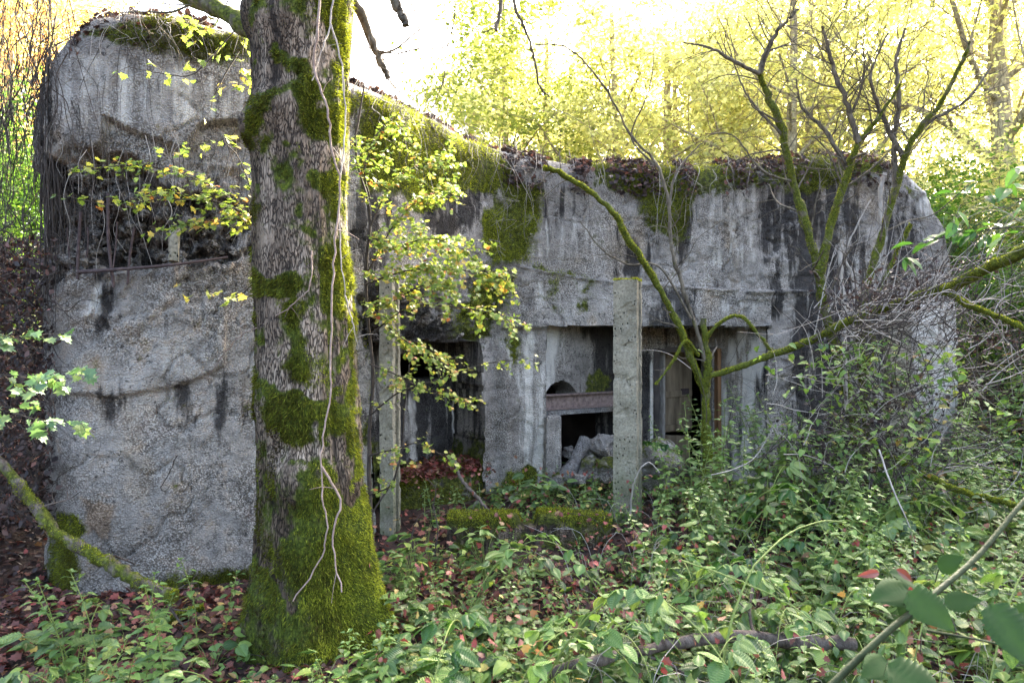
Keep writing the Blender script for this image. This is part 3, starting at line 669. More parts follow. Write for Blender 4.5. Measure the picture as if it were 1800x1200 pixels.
ii = rng.choice(len(SV), 30000); ii = ii[vn(SV[ii]*6, 9) > -.35]; fuzz(mb, SV[ii]+rng.normal(0, .01, (len(ii), 3)), SN[ii], .018, .0035, .4, lc=R(0, .75, len(ii)))
rvf = RV.reshape(-1, 3); sel = np.nonzero((np.tile(tr_, nu) < 1.0) & (fbm(rvf, 2, 3, 67) > -.1))[0]; ii = rng.choice(sel, 26000)
fuzz(mb, rvf[ii]+rng.normal(0, .012, (len(ii), 3)), np.tile([0, 0, 1.], (len(ii), 1)), .03, .005, -.1)
mb.build('moss', M_MOSS, BUNK, kind='stuff')
# litter and dead leaves on the roof edge
mb = MB(); n = 30000
ui = np.clip((rng.random(n)*nu).astype(int), 0, nu-1); uu = U[ui]
dens = np.interp(uu, [80, 200, 430, 560, 640, 700, 900, 1000, 1100, 1340, 1400, 1672], [.9, .8, .8, .9, 1, 1, 1, 1, .8, .5, .3, .4]); kp = rng.random(n) < dens*sst(-.45, .25, vn(np.stack([uu/38., 0*uu, 0*uu], 1), 5)+.5*vn(np.stack([uu/9., 0*uu, 0*uu], 1), 6)); ui = ui[kp]
t_ = R(-.42, .9, len(ui))*np.where(rng.random(len(ui)) < .5, .35, 1)
kk = np.interp(np.abs(t_), tr_, np.arange(nr)).astype(int)
pos = np.where((t_ > 0)[:, None], RV[ui, kk], top[ui]*1.); pos[:, 2] += np.where(t_ > 0, R(0, .07, len(ui)), t_*.9); pos[:, 1] += np.where(t_ > 0, 0, -.03-.7*np.abs(t_)); pos[:, 1] = np.where(t_ < 0, D0[ui]-.05-.02*rng.random(len(ui))+.2*sst(.2, 0, np.abs(t_)), pos[:, 1])
leaves(mb, LF_MAPLE, pos, rdir(len(pos), .7), rdir(len(pos))+[0, 0, .6], R(.03, .07, len(pos)), wsc=.7)
for k in range(700):
    i = int(R(0, nu-1)); p0 = RV[i, int(R(0, 6))]+[0, 0, .03]; dv = np.array([R(-.25, .25), R(-.12, .05), R(-.18, .1)]); tube(mb, [p0, p0+dv*.5+[0, 0, .04], p0+dv], R(.0015, .004), .001, n=5, sides=3, cap=False, lc=R(0, .5))
mb.build('roof_litter', M_LITD, BUNK, kind='stuff')
# litter on the sill
mb = MB(); n = 1100; i = rng.integers(2, 88, n); j = rng.integers(16, 49, n); pos = SG[i, j]+[0, 0, .02]+rng.normal(0, .015, (n, 3))*[1, 1, .5]
leaves(mb, LF_MAPLE, pos, rdir(n, .3), rdir(n, .3)+[0, 0, 1.2], R(.03, .06, n), lc=R(.2, .9, n)); mb.build('sill_litter', M_LIT, BUNK, kind='stuff')
# ------------------------------------------------------------------ low mossy wall, posts, rubble
def lowwall():
    r = empty('low_wall', (0, 5, 0), 'low dark concrete wall with a bright green moss cap in front of the entrance recess', 'low wall')
    plan = [g2(786, 4.98), g2(900, 5.0), g2(960, 5.03), g2(1074, 5.05)]; n1, n2 = 130, 44
    prof = smooth_path(np.array([[0, -.15, 0], [0, .1, 0], [.005, .27, 0], [.03, .315, 0], [.10, .325, 0], [.2, .31, 0], [.26, .2, 0], [.28, 0, 0]]), n2)[:, :2]
    s_ = smooth_path(np.array([[*q, 0] for q in plan]), n1); G = np.zeros((n1, n2, 3)); fr = np.linspace(0, 1, n1)
    sc_ = 1-.28*sst(.36, .42, fr)*sst(.62, .56, fr)*1-.12*sst(.95, 1, fr)
    for i in range(n1):
        G[i, :, 0] = s_[i, 0]; G[i, :, 1] = s_[i, 1]+prof[:, 0]; G[i, :, 2] = prof[:, 1]*sc_[i]
    V = G.reshape(-1, 3); V[:, 1] -= .03*fbm(V, 5, 4, 24); V[:, 2] += .012*fbm(V, 6, 3, 25); V[:, 0] += .02*fbm(V, 5, 3, 27)
    MB().add(V, grid_faces(n1, n2)).build('wall_body', M_CONC, r, smooth=True, extra={'moss': np.clip(.48+.6*sst(.22, .3, V[:, 2]), 0, 1), 'dark': np.full(len(V), .62), 'white': V[:, 0]*0, 'brown': np.full(len(V), 1.)})
    mb = MB(); topm = np.nonzero(V[:, 2] > .23)[0]; ii = rng.choice(topm, 16000); ii = ii[fbm(V[ii], 4, 3, 5) > -.25]
    fuzz(mb, V[ii]+rng.normal(0, .008, (len(ii), 3)), np.tile([0, -.5, .9], (len(ii), 1))+rng.normal(0, .4, (len(ii), 3)), .013, .003, .1, lc=R(.2, 1, len(ii)))
    mb.build('moss_cap', M_MOSS, r, kind='stuff')
lowwall()
def post(px0, px1, y0, D, zb, w_, dep, rot, label, moss=True, lean=0.):
    x = ((px0+px1)/2-900)/1200*D; zt = 1.6-(y0-600)/1200*D
    r = empty('concrete_post', (x, D, zb), label, 'post', 'slotted concrete fence posts'); H = zt-zb+.1
    # slotted section: front flange, groove in each side, back flange
    a = w_/2; b = dep/2; g = .045
    sec = np.array([(-a, -b), (a, -b), (a, -b*.28), (a-g, -b*.12), (a-g, b*.35), (a, b*.5), (a, b), (-a, b), (-a, b*.5), (-a+g, b*.35), (-a+g, -b*.12), (-a, -b*.28)])
    sec2 = []
    for k in range(len(sec)):
        p_, q_ = sec[k], sec[(k+1) % len(sec)]
        for t_ in np.linspace(0, 1, 7)[:-1]: sec2.append(p_+(q_-p_)*t_)
    sec2 = np.array(sec2); cr, sr = math.cos(rot), math.sin(rot); sec2 = sec2@np.array([[cr, sr], [-sr, cr]]); nz = 110; m = len(sec2)
    G = np.zeros((m, nz+1, 3))
    for j in range(nz+1):
        z = -.1+H*min(j, nz-1)/(nz-1); k_ = .0 if j == nz else (1 if j < nz-1 else .97)
        G[:, j, :2] = sec2*k_+[lean*z, 0]; G[:, j, 2] = z
    V = G.reshape(-1, 3); V = V+.007*np.stack([fbm(V, 14, 4, 60+int(px0) % 9), fbm(V, 16, 3, 61), fbm(V, 12, 2, 62)], 1)-.016*nrm(V*[1, 1, 0])*sst(.25, .45, fbm(V, 11, 3, 63))[:, None]*(np.hypot(V[:, 0], V[:, 1]) > .42*max(w_, dep))[:, None]
    V = V+[x, D, zb]
    MB().add(V, grid_faces(m, nz+1, True)).build('shaft', M_POST, r, smooth=False)
    if moss:
        mb = MB(); n = 2600; q = np.stack([R(-a, a, n), R(-b, b, n), np.zeros(n)], 1); q[:, :2] = q[:, :2]@np.array([[cr, sr], [-sr, cr]]); q = q+[x+lean*H, D, zb+H-.1]
        q = q[(vn(q*30, 4) > -.2) | (q[:, 0] > x+.02)]; fuzz(mb, q, np.tile([0, 0, 1.], (len(q), 1)), .02, .004, 0, lc=R(.3, 1, len(q))); mb.build('moss_cap', M_MOSS, r, kind='stuff')
post(1073, 1134, 493, 5.65, .02, .195, .19, math.radians(-24), 'tall grey concrete post with a mossy top standing free before the doorway')
post(670, 703, 492, 5.25, -.05, .115, .12, math.radians(-20), 'slim pale concrete post just right of the big mossy tree trunk', lean=-.004)
post(1556, 1598, 540, 6.3, .1, .18, .17, math.radians(-10), 'weathered dark concrete post hidden in the bramble tangle at the right end', moss=False)
# rubble in the window
def block(name, c, s, rz, rx, ry, label, mat=M_CONC2, moss=0, cat='rubble block'):
    ns = 12; mb = MB(); c = np.array(c)
    h = np.array(s)/2
    lin = np.linspace(-1, 1, ns)
    for ax in range(3):
        for sg in (-1, 1):
            A2, B2 = np.meshgrid(lin, lin, indexing='ij'); q = np.zeros((ns, ns, 3)); o = [k for k in range(3) if k != ax]; q[..., ax] = sg; q[..., o[0]] = A2; q[..., o[1]] = B2
            mb.add(q.reshape(-1, 3), grid_faces(ns, ns))
    V = np.concatenate(mb.V); V = V/np.maximum(1, (np.sum(np.abs(V)**14, 1)**(1/14)))[:, None]*1.0*h
    V = V+(.26*min(s))*np.stack([fbm(V/max(s)*3+R(0, 9), 1, 3, 41), fbm(V/max(s)*3+5, 1, 3, 42), fbm(V/max(s)*3, 1, 3, 43)], 1)
    for (a_, ax) in ((rx, 0), (ry, 1), (rz, 2)):
        c_, s_ = math.cos(a_), math.sin(a_); o = [(1, 2), (2, 0), (0, 1)][ax]; x, y = V[:, o[0]].copy(), V[:, o[1]].copy(); V[:, o[0]] = c_*x-s_*y; V[:, o[1]] = s_*x+c_*y
    V = V+c; sizes = [len(v) for v in mb.V]; k = 0
    for i, n_ in enumerate(sizes): mb.V[i] = V[k:k+n_]; k += n_
    z0 = V[:, 2].min(); xt = {'moss': moss*sst(c[2]-.02, c[2]+.06, V[:, 2]), 'dark': np.zeros(len(V)), 'white': np.full(len(V), .35), 'brown': np.full(len(V), .3)}
    return mb.build(name, M_CONC, smooth=False, origin=(c[0], c[1], z0), label=label, cat=cat, group='broken concrete rubble in the opening', extra=xt)
block('rubble_block', pt(969, 795, 6.72)+[0, 0, .03], (.16, .14, .66), .3, 0, .0, 'upright whitish slab stump at the left edge of the beam opening', cat='slab')
mb = MB(); tube(mb, P((1029, 772, 6.75), (1008, 815, 6.6), (992, 848, 6.5)), .065, .075, sides=12, n=8); mb.build('rubble_log', M_CONC2, smooth=True, origin=pt(992, 850, 6.5), label='round pale concrete stump leaning up out of the rubble heap', cat='rubble block', group='broken concrete rubble in the opening')
block('rubble_block', pt(1034, 790, 6.95), (.16, .14, .16), .7, .4, .3, 'angular grey lump at the back of the rubble heap under the beam')
block('rubble_block', pt(1036, 825, 6.6), (.22, .2, .2), .3, .1, .1, 'squarish grey block with a mossy top in front of the rubble heap', moss=.7)
block('rubble_block', pt(1062, 785, 6.9), (.24, .2, .2), 1.1, .2, .5, 'largest upper rubble block beside the standing concrete post')
block('rubble_block', pt(1062, 825, 6.5), (.2, .18, .16), .2, .3, .1, 'dark mossy block at the foot of the standing concrete post', moss=1)
block('rubble_block', pt(1000, 795, 7.1), (.1, .1, .09), .2, .3, .1, 'small dark stone deep inside the beam opening')
block('rubble_block', pt(985, 842, 6.5), (.15, .12, .08), .9, .3, .1, 'low flat chip of concrete beside the whitish slab stump', moss=.8)
block('rubble_block', pt(1150, 815, 6.4), (.44, .3, .34), .5, .6, .3, 'big yellowish concrete lump right of the standing post', moss=.5)
block('rubble_block', pt(1018, 842, 6.45), (.12, .1, .08), 1.9, .1, .1, 'small pale stone under the leaning concrete stump', moss=.3)
# ------------------------------------------------------------------ the big tree
def grow(mb, p, dr, L, r, depth, tips, wander=.25, up=.12, nch=3, sides=5, minr=.002, lc=0., moss=0., spread=.8, path=None, f0=.25):
    dr = nrm(np.array(dr, float)); k = 5; pts = [np.array(p, float)]
    if path is None:
        d_ = dr.copy()
        for i in range(k-1):
            d_ = nrm(d_+rng.normal(0, wander, 3)*.6+[0, 0, up]); pts.append(pts[-1]+d_*L/(k-1))
    else: pts = [np.array(q) for q in path]; L = sum(np.linalg.norm(pts[i+1]-pts[i]) for i in range(len(pts)-1)); k = len(pts)
    c, T, rr = tube(mb, pts, r, max(r*.35, minr*.6), n=(3*k if depth > 0 else k), sides=max(3, sides), cap=False, lc=lc, moss=moss)
    if depth <= 0 or r < minr: tips.append((c, T)); return c, T, rr
    for j in range(nch):
        f = f0+(1-f0)*(j+R(.2, .9))/nch; i = min(len(c)-1, int(f*(len(c)-1))); 
        side = nrm(np.cross(T[i], rng.normal(size=3))); nd = nrm(T[i]*(1-spread*.5)+side*spread)
        grow(mb, c[i], nd, L*R(.38, .62), max(rr[i]*R(.45, .65), minr*.7), depth-1, tips, wander*1.15, up, nch, sides-1, minr, lc, moss*.8, spread)
    tips.append((c[-max(2, len(c)//3):], T[-max(2, len(T)//3):])); return c, T, rr

TD = 3.62
def bigtree():
    r = empty('big_tree', (-1.02, TD, 0), 'thick mossy tree trunk with cracked pinkish bark standing in front of the bunker', 'tree')
    ys = [-1400, -600, -200, 0, 200, 400, 600, 800, 900, 950, 1000, 1050, 1100, 1150, 1230]
    lx = [560, 500, 462, 452, 450, 453, 458, 460, 460, 458, 454, 447, 438, 428, 410]
    rx = [640, 645, 630, 618, 607, 609, 620, 632, 642, 649, 658, 670, 682, 694, 718]
    zc = 1.6-(np.array(ys)-600)/1200*TD; cx = ((np.array(lx)+rx)/2-900)/1200*TD; rad = (np.array(rx)-np.array(lx))/2/1200*TD*.985
    o = np.argsort(zc); zc, cx, rad = zc[o], cx[o], rad[o]
    nt, nz = 210, 560; z = np.concatenate([np.linspace(-.25, 3.7, 500), np.linspace(3.73, 7.4, 60)]); th = np.arange(nt)/nt*2*np.pi
    Tt, Z = np.meshgrid(th, z, indexing='ij'); Rr = np.interp(Z, zc, rad); Cx = np.interp(Z, zc, cx)
    fl = sst(1.0, -.1, Z); Rr = Rr*(1+.10*fl*np.cos(5*Tt+1.2)+.05*fl*np.cos(3*Tt))
    p = np.stack([np.cos(Tt)*Rr, np.sin(Tt)*Rr, Z], -1).reshape(-1, 3)
    q = p*[1, 1, .22]
    ridge = fbm(q, 17, 4, 100, ridge=True); low = fbm(p, 2.2, 3, 101); fine = fbm(p*[1, 1, .5], 45, 3, 102)
    # knots and burls
    bur = np.zeros(len(p)); PXf = 900+(p[:, 0]+Cx.ravel())/TD*1200; PYf = 600-(p[:, 2]-1.6)/TD*1200; front = p[:, 1] < 0
    for (bx, by, br, am) in ((470, 235, 34, .075), (515, 215, 30, .04), (560, 830, 36, .05), (520, 775, 20, -.03), (490, 1020, 24, .03), (600, 900, 50, .03), (470, 700, 30, .02), (575, 500, 26, .02), (520, 60, 40, .05), (455, 40, 35, .06)):
        bur += am*np.exp(-(((PXf-bx)/br)**2+((PYf-by)/br)**2))*(front | (np.abs(PXf-bx) < 10))
    dsp = .020*ridge+.012*low+.003*fine+bur
    rn = nrm(p*[1, 1, 0]); V = p+rn*dsp[:, None]
    # moss: right flank, base and patches
    wx_ = PXf+95*fbm(p, 5.5, 5, 104); wy_ = PYf+150*fbm(p, 4, 5, 105); ms = np.zeros(len(p))
    for v_, poly in [(1, [(595, -200), (660, -200), (650, 700), (612, 700), (590, 300)]), (1, [(440, 190), (530, 190), (525, 265), (440, 290)]), (.9, [(500, 100), (600, 130), (590, 215), (520, 200)]),
        (.9, [(500, 290), (560, 285), (565, 345), (505, 335)]), (1, [(478, 450), (545, 440), (545, 540), (450, 545)]), (1, [(455, 560), (470, 350), (440, 350), (440, 720), (470, 720)]), (1, [(455, 700), (650, 690), (645, 800), (450, 780)]),
        (1, [(540, 840), (740, 840), (760, 1250), (560, 1250)]), (.75, [(380, 1050), (560, 980), (560, 1250), (380, 1250)]), (.55, [(450, 780), (560, 800), (550, 980), (440, 980)]), (.8, [(505, 560), (560, 540), (560, 660), (510, 650)]), (.95, [(440, 0), (560, 0), (500, 40), (440, 90)]), (.8, [(560, 0), (640, -50), (640, 300), (590, 250)]), (.55, [(545, 300), (600, 420), (595, 700), (560, 690)])]:
        ms = np.maximum(ms, v_*sst(-26, 22, poly_sd(wx_, wy_, poly)))
    ms = ms*(1.12+.5*fbm(p, 3, 3, 109)); ms = np.where(front, ms, np.clip(.45+.6*low, 0, 1)); V2 = V+np.stack([Cx.ravel(), np.full(len(p), TD), 0*Cx.ravel()], 1)
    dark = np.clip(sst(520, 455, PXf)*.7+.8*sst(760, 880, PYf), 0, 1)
    t = NT('ash_bark'); P_ = t.obj()
    sv = t.scale(P_, (1, 1, .19)); vo = t.n('ShaderNodeTexVoronoi', {'Vector': t.n('ShaderNodeVectorMath', {0: sv, 1: t.n('ShaderNodeTexNoise', {'Vector': sv, 'Scale': 14.}).outputs['Color']}, operation='MULTIPLY_ADD').outputs[0], 'Scale': 74.}, feature='DISTANCE_TO_EDGE')
    nd = vo.inputs['Vector'].links[0].from_node; nd.inputs[1].default_value = (0, 0, 0)
    m_ = t.n('ShaderNodeVectorMath', {0: t.n('ShaderNodeTexNoise', {'Vector': sv, 'Scale': 22., 'Detail': 4.}).outputs['Color'], 1: (.09, .09, .05)}, operation='MULTIPLY').outputs[0]
    ad = t.n('ShaderNodeVectorMath', {0: sv, 1: m_}, operation='ADD').outputs[0]; t.t.links.new(ad, vo.inputs['Vector'])
    cr = t.th(vo.outputs['Distance'], .17, .0); n1 = t.noise(6, 5, .65, sv); n2 = t.noise(55, 4, .7, P_)
    c = t.ramp(n1, [(.3, (.07, .05, .035)), (.5, (.22, .17, .125)), (.72, (.52, .43, .33))])
    c = t.mix(.35, c, t.ramp(n2, [(.3, (.2, .2, .2)), (.7, (.8, .8, .8))]), 'OVERLAY')
    cr2 = t.math('MULTIPLY', cr, t.math('MULTIPLY', t.th(t.noise(7, 4, .7, P_), .28, .5), .95)); c = t.mix(cr2, c, (.025, .02, .017)); c = t.mix(t.math('MULTIPLY', t.th(t.attr('fiss'), .15, -.35), .9), c, (.03, .024, .02))
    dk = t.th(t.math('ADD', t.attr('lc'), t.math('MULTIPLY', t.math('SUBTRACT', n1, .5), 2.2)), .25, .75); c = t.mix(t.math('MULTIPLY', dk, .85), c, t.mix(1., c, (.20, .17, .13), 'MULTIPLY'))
    mo = t.th(t.math('ADD', t.math('ADD', t.attr('a2'), t.math('MULTIPLY', t.attr('fiss'), -.25)), t.math('MULTIPLY', t.math('SUBTRACT', t.noise(16, 4, .6, P_), .5), 1.6)), .3, .8)
    c = t.mix(mo, c, t.ramp(t.noise(50, 4, .7, P_), [(.3, (.018, .025, .005)), (.55, (.07, .09, .012)), (.8, (.2, .23, .02))]))
    MB_ = t.fin(c, .95, t.bump(t.math('ADD', t.math('MULTIPLY', cr2, -1.), t.math('MULTIPLY', n2, .5)), .9, .012), .15)
    i = np.arange(nt); Fq = grid_faces(nt, nz, True)
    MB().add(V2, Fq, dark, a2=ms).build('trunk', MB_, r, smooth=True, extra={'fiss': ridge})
    mb = MB(); mmk = ms+1.0*fbm(p, 8, 5, 107)-.25*ridge-.04; cd = np.nonzero((mmk > .5) & (p[:, 1] < .12) & (Z.ravel() < 3.9))[0]; ii = rng.choice(cd, 115000, p=(mmk[cd]-.42)/(mmk[cd]-.42).sum())
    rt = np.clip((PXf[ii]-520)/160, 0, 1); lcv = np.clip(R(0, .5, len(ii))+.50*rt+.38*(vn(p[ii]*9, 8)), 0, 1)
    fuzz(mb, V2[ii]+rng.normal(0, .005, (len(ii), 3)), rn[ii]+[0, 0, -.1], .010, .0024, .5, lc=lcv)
    # shaggier tufts
    cd = np.nonzero((ms+.8*fbm(p, 7, 3, 108) > .95) & (p[:, 1] < .05) & (Z.ravel() < 3.9))[0]; ii = rng.choice(cd, 12000)
    fuzz(mb, V2[ii]+rn[ii]*.008, rn[ii], .024, .0024, .8, lc=np.clip(R(.1, .7, len(ii))+.3*np.clip((PXf[ii]-520)/160, 0, 1), 0, 1))
    mb.build('moss', M_MOSS, r, kind='stuff')
    # boughs
    def bough(rows, r0, r1, ms_=.7, dep=2, nch=3):
        mb = MB(); tips = []; path = P(*rows); tube(mb, path, r0, r1, n=26, sides=12, jit=.004, moss=ms_)
        c = smooth_path(path, 20)
        for j in range(nch):
            i = int(R(6, 19)); grow(mb, c[i], rdir(1)[0]*.7+nrm(c[-1]-c[0]), R(.3, .7), r1*R(.3, .5), dep, tips, .35, .0, 3, 5, .002, moss=.2)
        mb.build('bough', M_ELDER, r, smooth=True)
    bough([(500, 90, 3.75), (430, 45, 3.8), (390, 20, 3.85), (310, -15, 3.95), (200, -60, 4.1), (80, -130, 4.4)], .062, .03, .5)
    bough([(600, -20, 3.7), (632, 20, 3.8), (652, 70, 3.9), (668, 105, 3.9), (683, 140, 3.92)], .03, .016, .05, 1, 5)
    bough([(610, -120, 3.7), (660, -60, 3.7), (695, 5, 3.7), (705, 28, 3.7), (714, 46, 3.7)], .03, .02, .05, 1, 1)
    for k in range(6):
        z_ = 5.0+k*.4; a_ = k*2.3; mb = MB(); tips = []; q = np.array([-1.05, TD, z_]); grow(mb, q, [math.cos(a_), math.sin(a_), .8], R(1.5, 2.6), .06, 3, tips, .3, .1, 3, 6, .004)
        mb.build('bough', M_ELDER, r, smooth=True)
bigtree()
def vine(label, paths, D, r0=.006, mat=None, twg=3):
    p0 = P(*paths[0]) ; b = p0[-1]
    mb = MB()
    for rows in paths:
        q = P(*rows); c, T, rr = tube(mb, q, r0, r0*.55, n=len(rows)*5, sides=6, jit=.004)
        for k in range(twg):
            i = int(R(2, len(c)-2)); dv = rdir(1)[0]*[.12, .03, .12]; tube(mb, [c[i], c[i]+dv*.5+[0, -.01, 0], c[i]+dv+[0, -.01, -.02]], r0*.35, r0*.15, n=5, sides=4, cap=False)
    mb.build('climbing_vine', mat or plain('vine_bark', (.16, .11, .085), (.36, .27, .22), 30), origin=b, smooth=True, label=label, cat='vine', group='bare woody vines on and beside the big trunk')
F_ = 3.62-.285
vine('longest brown bare vine running down the front of the big mossy trunk', [[(562, 0, 3.32), (558, 60, 3.31), (552, 120, 3.32), (575, 190, 3.30), (583, 260, 3.31), (598, 330, 3.34), (590, 420, 3.31), (584, 520, 3.3), (582, 620, 3.3), (580, 700, 3.28), (566, 780, 3.25), (566, 860, 3.22), (574, 930, 3.2), (562, 985, 3.2), (512, 1060, 3.15)], [(566, 820, 3.23), (598, 880, 3.25), (585, 940, 3.2), (600, 1040, 3.15)]], 3.3, .0065)
vine('forked pale vine hanging against the upper right flank of the big trunk', [[(586, 0, 3.36), (575, 60, 3.34), (548, 140, 3.32)], [(580, 40, 3.35), (600, 110, 3.38), (607, 220, 3.4), (596, 330, 3.36), (600, 460, 3.36), (608, 520, 3.4)], [(607, 520, 3.4), (618, 560, 3.44), (628, 610, 3.5)]], 3.3, .005, M_PTWIG)
vine('thin arching vine crossing from the left wall to the trunk middle', [[(548, 440, 3.32), (545, 500, 3.3), (520, 530, 3.33), (480, 560, 3.4), (425, 590, 3.6), (392, 625, 3.9), (365, 665, 4.2)]], 3.3, .0035)
vine('short dark vine hook hanging before the grey left wall', [[(312, 800, 4.2), (298, 830, 4.2), (284, 855, 4.2), (290, 863, 4.2), (298, 856, 4.2)]], 3.3, .004, M_TWIG, 0)

# ------------------------------------------------------------------ bare mossy shrubs in front of the right half
def stemset(label, cat, name, base, stems, group=None, twigs=True, mat=None, fz=True):
    b = P(base)[0]; r = empty(name, (b[0], b[1], b[2]), label, cat, group); mbf = MB(); k = 0
    for st in stems:
        rows, r0, r1, ms_, nt_ = st[:5]; tl = st[5] if len(st) > 5 else .5
        mb = MB(); c, T, rr = tube(mb, P(*rows), r0, r1, n=len(rows)*6, sides=9, jit=min(r0*.22, .006), moss=ms_); tips = []
        for j in range(nt_):
            i = int(R(.25, .98)*(len(c)-1)); side = nrm(np.cross(T[i], rng.normal(size=3))*[1, .5, 1]); grow(mb, c[i], T[i]*.5+side*.8+[0, 0, .15], tl*R(.5, 1.3), max(.0026, rr[i]*R(.2, .38)), 3 if nt_ > 6 else 2, tips, .38, .05, 3, 5, .0013, moss=ms_*.25)
        mb.build('stem', mat or M_ELDER, r, smooth=True)
        if fz and ms_ > .3:
            n = int(9000*ms_*len(c)/30*min(1, r0/.03)); i = rng.integers(0, len(c), n); th = R(0, 6.283, n); up = nrm(np.cross(T[i], [0, 1., .2])); s2 = np.cross(T[i], up)
            nn = up*np.cos(th)[:, None]+s2*np.sin(th)[:, None]; f = R(0, 1, n); i2 = np.minimum(i+1, len(c)-1); pp = c[i]*(1-f)[:, None]+c[i2]*f[:, None]+nn*rr[i][:, None]
            kk = vn(pp*9, 5)*1.3+ms_ > .55; kk &= (nn[:, 2] > -.6+R(-.4, .4, n)); fuzz(mbf, pp[kk], nn[kk]+[0, 0, .2], .010, .0028, .1, lc=np.clip(R(.25, .9, kk.sum())+.2*nn[kk][:, 2], 0, 1))
    if mbf.n: mbf.build('moss', M_MOSS, r, kind='stuff')
    return r
stemset('bare mossy elder shrub forking in front of the dark doorway', 'shrub', 'elder_shrub', (1245, 850, 5.6), [
    ([(1245, 860, 5.6), (1242, 770, 5.6), (1240, 700, 5.6), (1243, 640, 5.6), (1236, 560, 5.62)], .042, .024, .6, 2, .3),
    ([(1240, 690, 5.6), (1215, 630, 5.55), (1190, 565, 5.5), (1150, 490, 5.4), (1110, 430, 5.3), (1070, 365, 5.25), (1000, 312, 5.2), (955, 296, 5.15)], .030, .017, .8, 8, .45),
    ([(1240, 640, 5.6), (1222, 570, 5.55), (1198, 500, 5.5), (1180, 430, 5.45), (1176, 360, 5.4), (1155, 290, 5.35), (1110, 240, 5.3), (1060, 150, 5.2), (1000, 85, 5.1), (935, 78, 5.0)], .018, .005, .3, 12, .6),
    ([(1176, 360, 5.4), (1190, 300, 5.4), (1235, 250, 5.4)], .012, .004, .1, 4, .4),
    ([(1150, 290, 5.35), (1110, 240, 5.4), (1140, 160, 5.3), (1152, 80, 5.3)], .009, .003, .1, 3, .4),
    ([(1238, 600, 5.6), (1262, 570, 5.55), (1300, 555, 5.5), (1335, 590, 5.5), (1358, 622, 5.5)], .016, .01, .8, 4, .35),
    ([(1228, 625, 5.55), (1205, 600, 5.45), (1180, 640, 5.4), (1152, 676, 5.35)], .012, .007, .8, 2, .15),
    ([(1215, 560, 5.5), (1160, 470, 5.45), (1105, 465, 5.4), (1060, 440, 5.3), (1020, 390, 5.2)], .010, .004, .2, 5, .4)])
stemset('big bare elder shrub with bright mossy forked stems before the right wall end', 'shrub', 'elder_shrub', (1520, 880, 6.3), [
    ([(1530, 890, 6.4), (1505, 770, 6.35), (1478, 640, 6.3), (1450, 545, 6.25), (1440, 480, 6.2), (1418, 400, 6.15), (1395, 320, 6.1), (1375, 230, 6.0), (1350, 170, 5.95), (1335, 130, 5.9)], .052, .024, .62, 14, .6),
    ([(1335, 130, 5.9), (1350, 85, 5.85), (1372, 50, 5.8), (1405, 15, 5.75)], .026, .01, .2, 19, .65),
    ([(1335, 130, 5.9), (1290, 108, 5.8), (1250, 85, 5.7), (1200, 75, 5.6)], .02, .006, .2, 9, .5),
    ([(1440, 480, 6.2), (1462, 390, 6.15), (1488, 310, 6.1), (1510, 250, 6.0), (1550, 200, 5.95), (1580, 150, 5.9)], .044, .007, .7, 18, .7),
    ([(1510, 250, 6.0), (1490, 190, 5.95), (1462, 110, 5.9), (1445, 45, 5.85)], .028, .011, .2, 19, .7),
    ([(1540, 880, 6.4), (1520, 700, 6.3), (1512, 560, 6.2), (1545, 430, 6.15), (1575, 330, 6.1), (1602, 250, 6.0), (1655, 180, 5.9), (1690, 110, 5.8), (1708, 70, 5.75)], .046, .010, .6, 18, .7),
    ([(1575, 330, 6.1), (1572, 250, 6.1), (1580, 180, 6.0), (1575, 110, 5.95), (1590, 50, 5.9)], .028, .01, .2, 19, .7),
    ([(1602, 250, 6.0), (1640, 210, 6.0), (1700, 175, 5.9), (1740, 120, 5.9)], .02, .007, .2, 16, .65),
    ([(1591, 284, 6.06), (1568, 240, 6.05), (1545, 190, 6.0), (1530, 130, 5.9), (1560, 60, 5.9)], .026, .008, .2, 19, .65),
    ([(1490, 300, 6.1), (1450, 230, 6.1), (1410, 190, 6.1), (1400, 140, 6.0)], .022, .007, .2, 16, .65),
    ([(1395, 320, 6.1), (1340, 300, 6.0), (1290, 240, 6.0), (1240, 235, 5.9)], .014, .004, .3, 5, .5),
    ([(1510, 640, 6.1), (1540, 620, 6.1), (1525, 560, 6.1), (1560, 480, 6.1), (1600, 395, 6.0)], .026, .015, .9, 2, .3),
    ([(1378, 240, 6.0), (1330, 190, 5.95), (1300, 140, 5.9), (1275, 60, 5.8)], .014, .004, .2, 6, .5)])
stemset('broken pale dead stems leaning against the right wall behind the elder', 'shrub', 'dead_stems', (1490, 720, 6.2), [
    ([(1488, 720, 6.2), (1483, 560, 6.15), (1478, 460, 6.1), (1480, 420, 6.1)], .02, .016, 0, 0), ([(1495, 640, 6.2), (1500, 500, 6.1), (1485, 450, 6.1), (1500, 410, 6.05), (1530, 350, 6.0)], .014, .005, 0, 3, .3),
    ([(1545, 560, 6.2), (1546, 420, 6.15), (1550, 330, 6.1), (1556, 305, 6.1)], .018, .02, 0, 1, .2), ([(1430, 600, 5.9), (1450, 500, 5.9), (1470, 430, 5.9)], .006, .003, 0, 2, .3)], mat=M_PTWIG, fz=False)
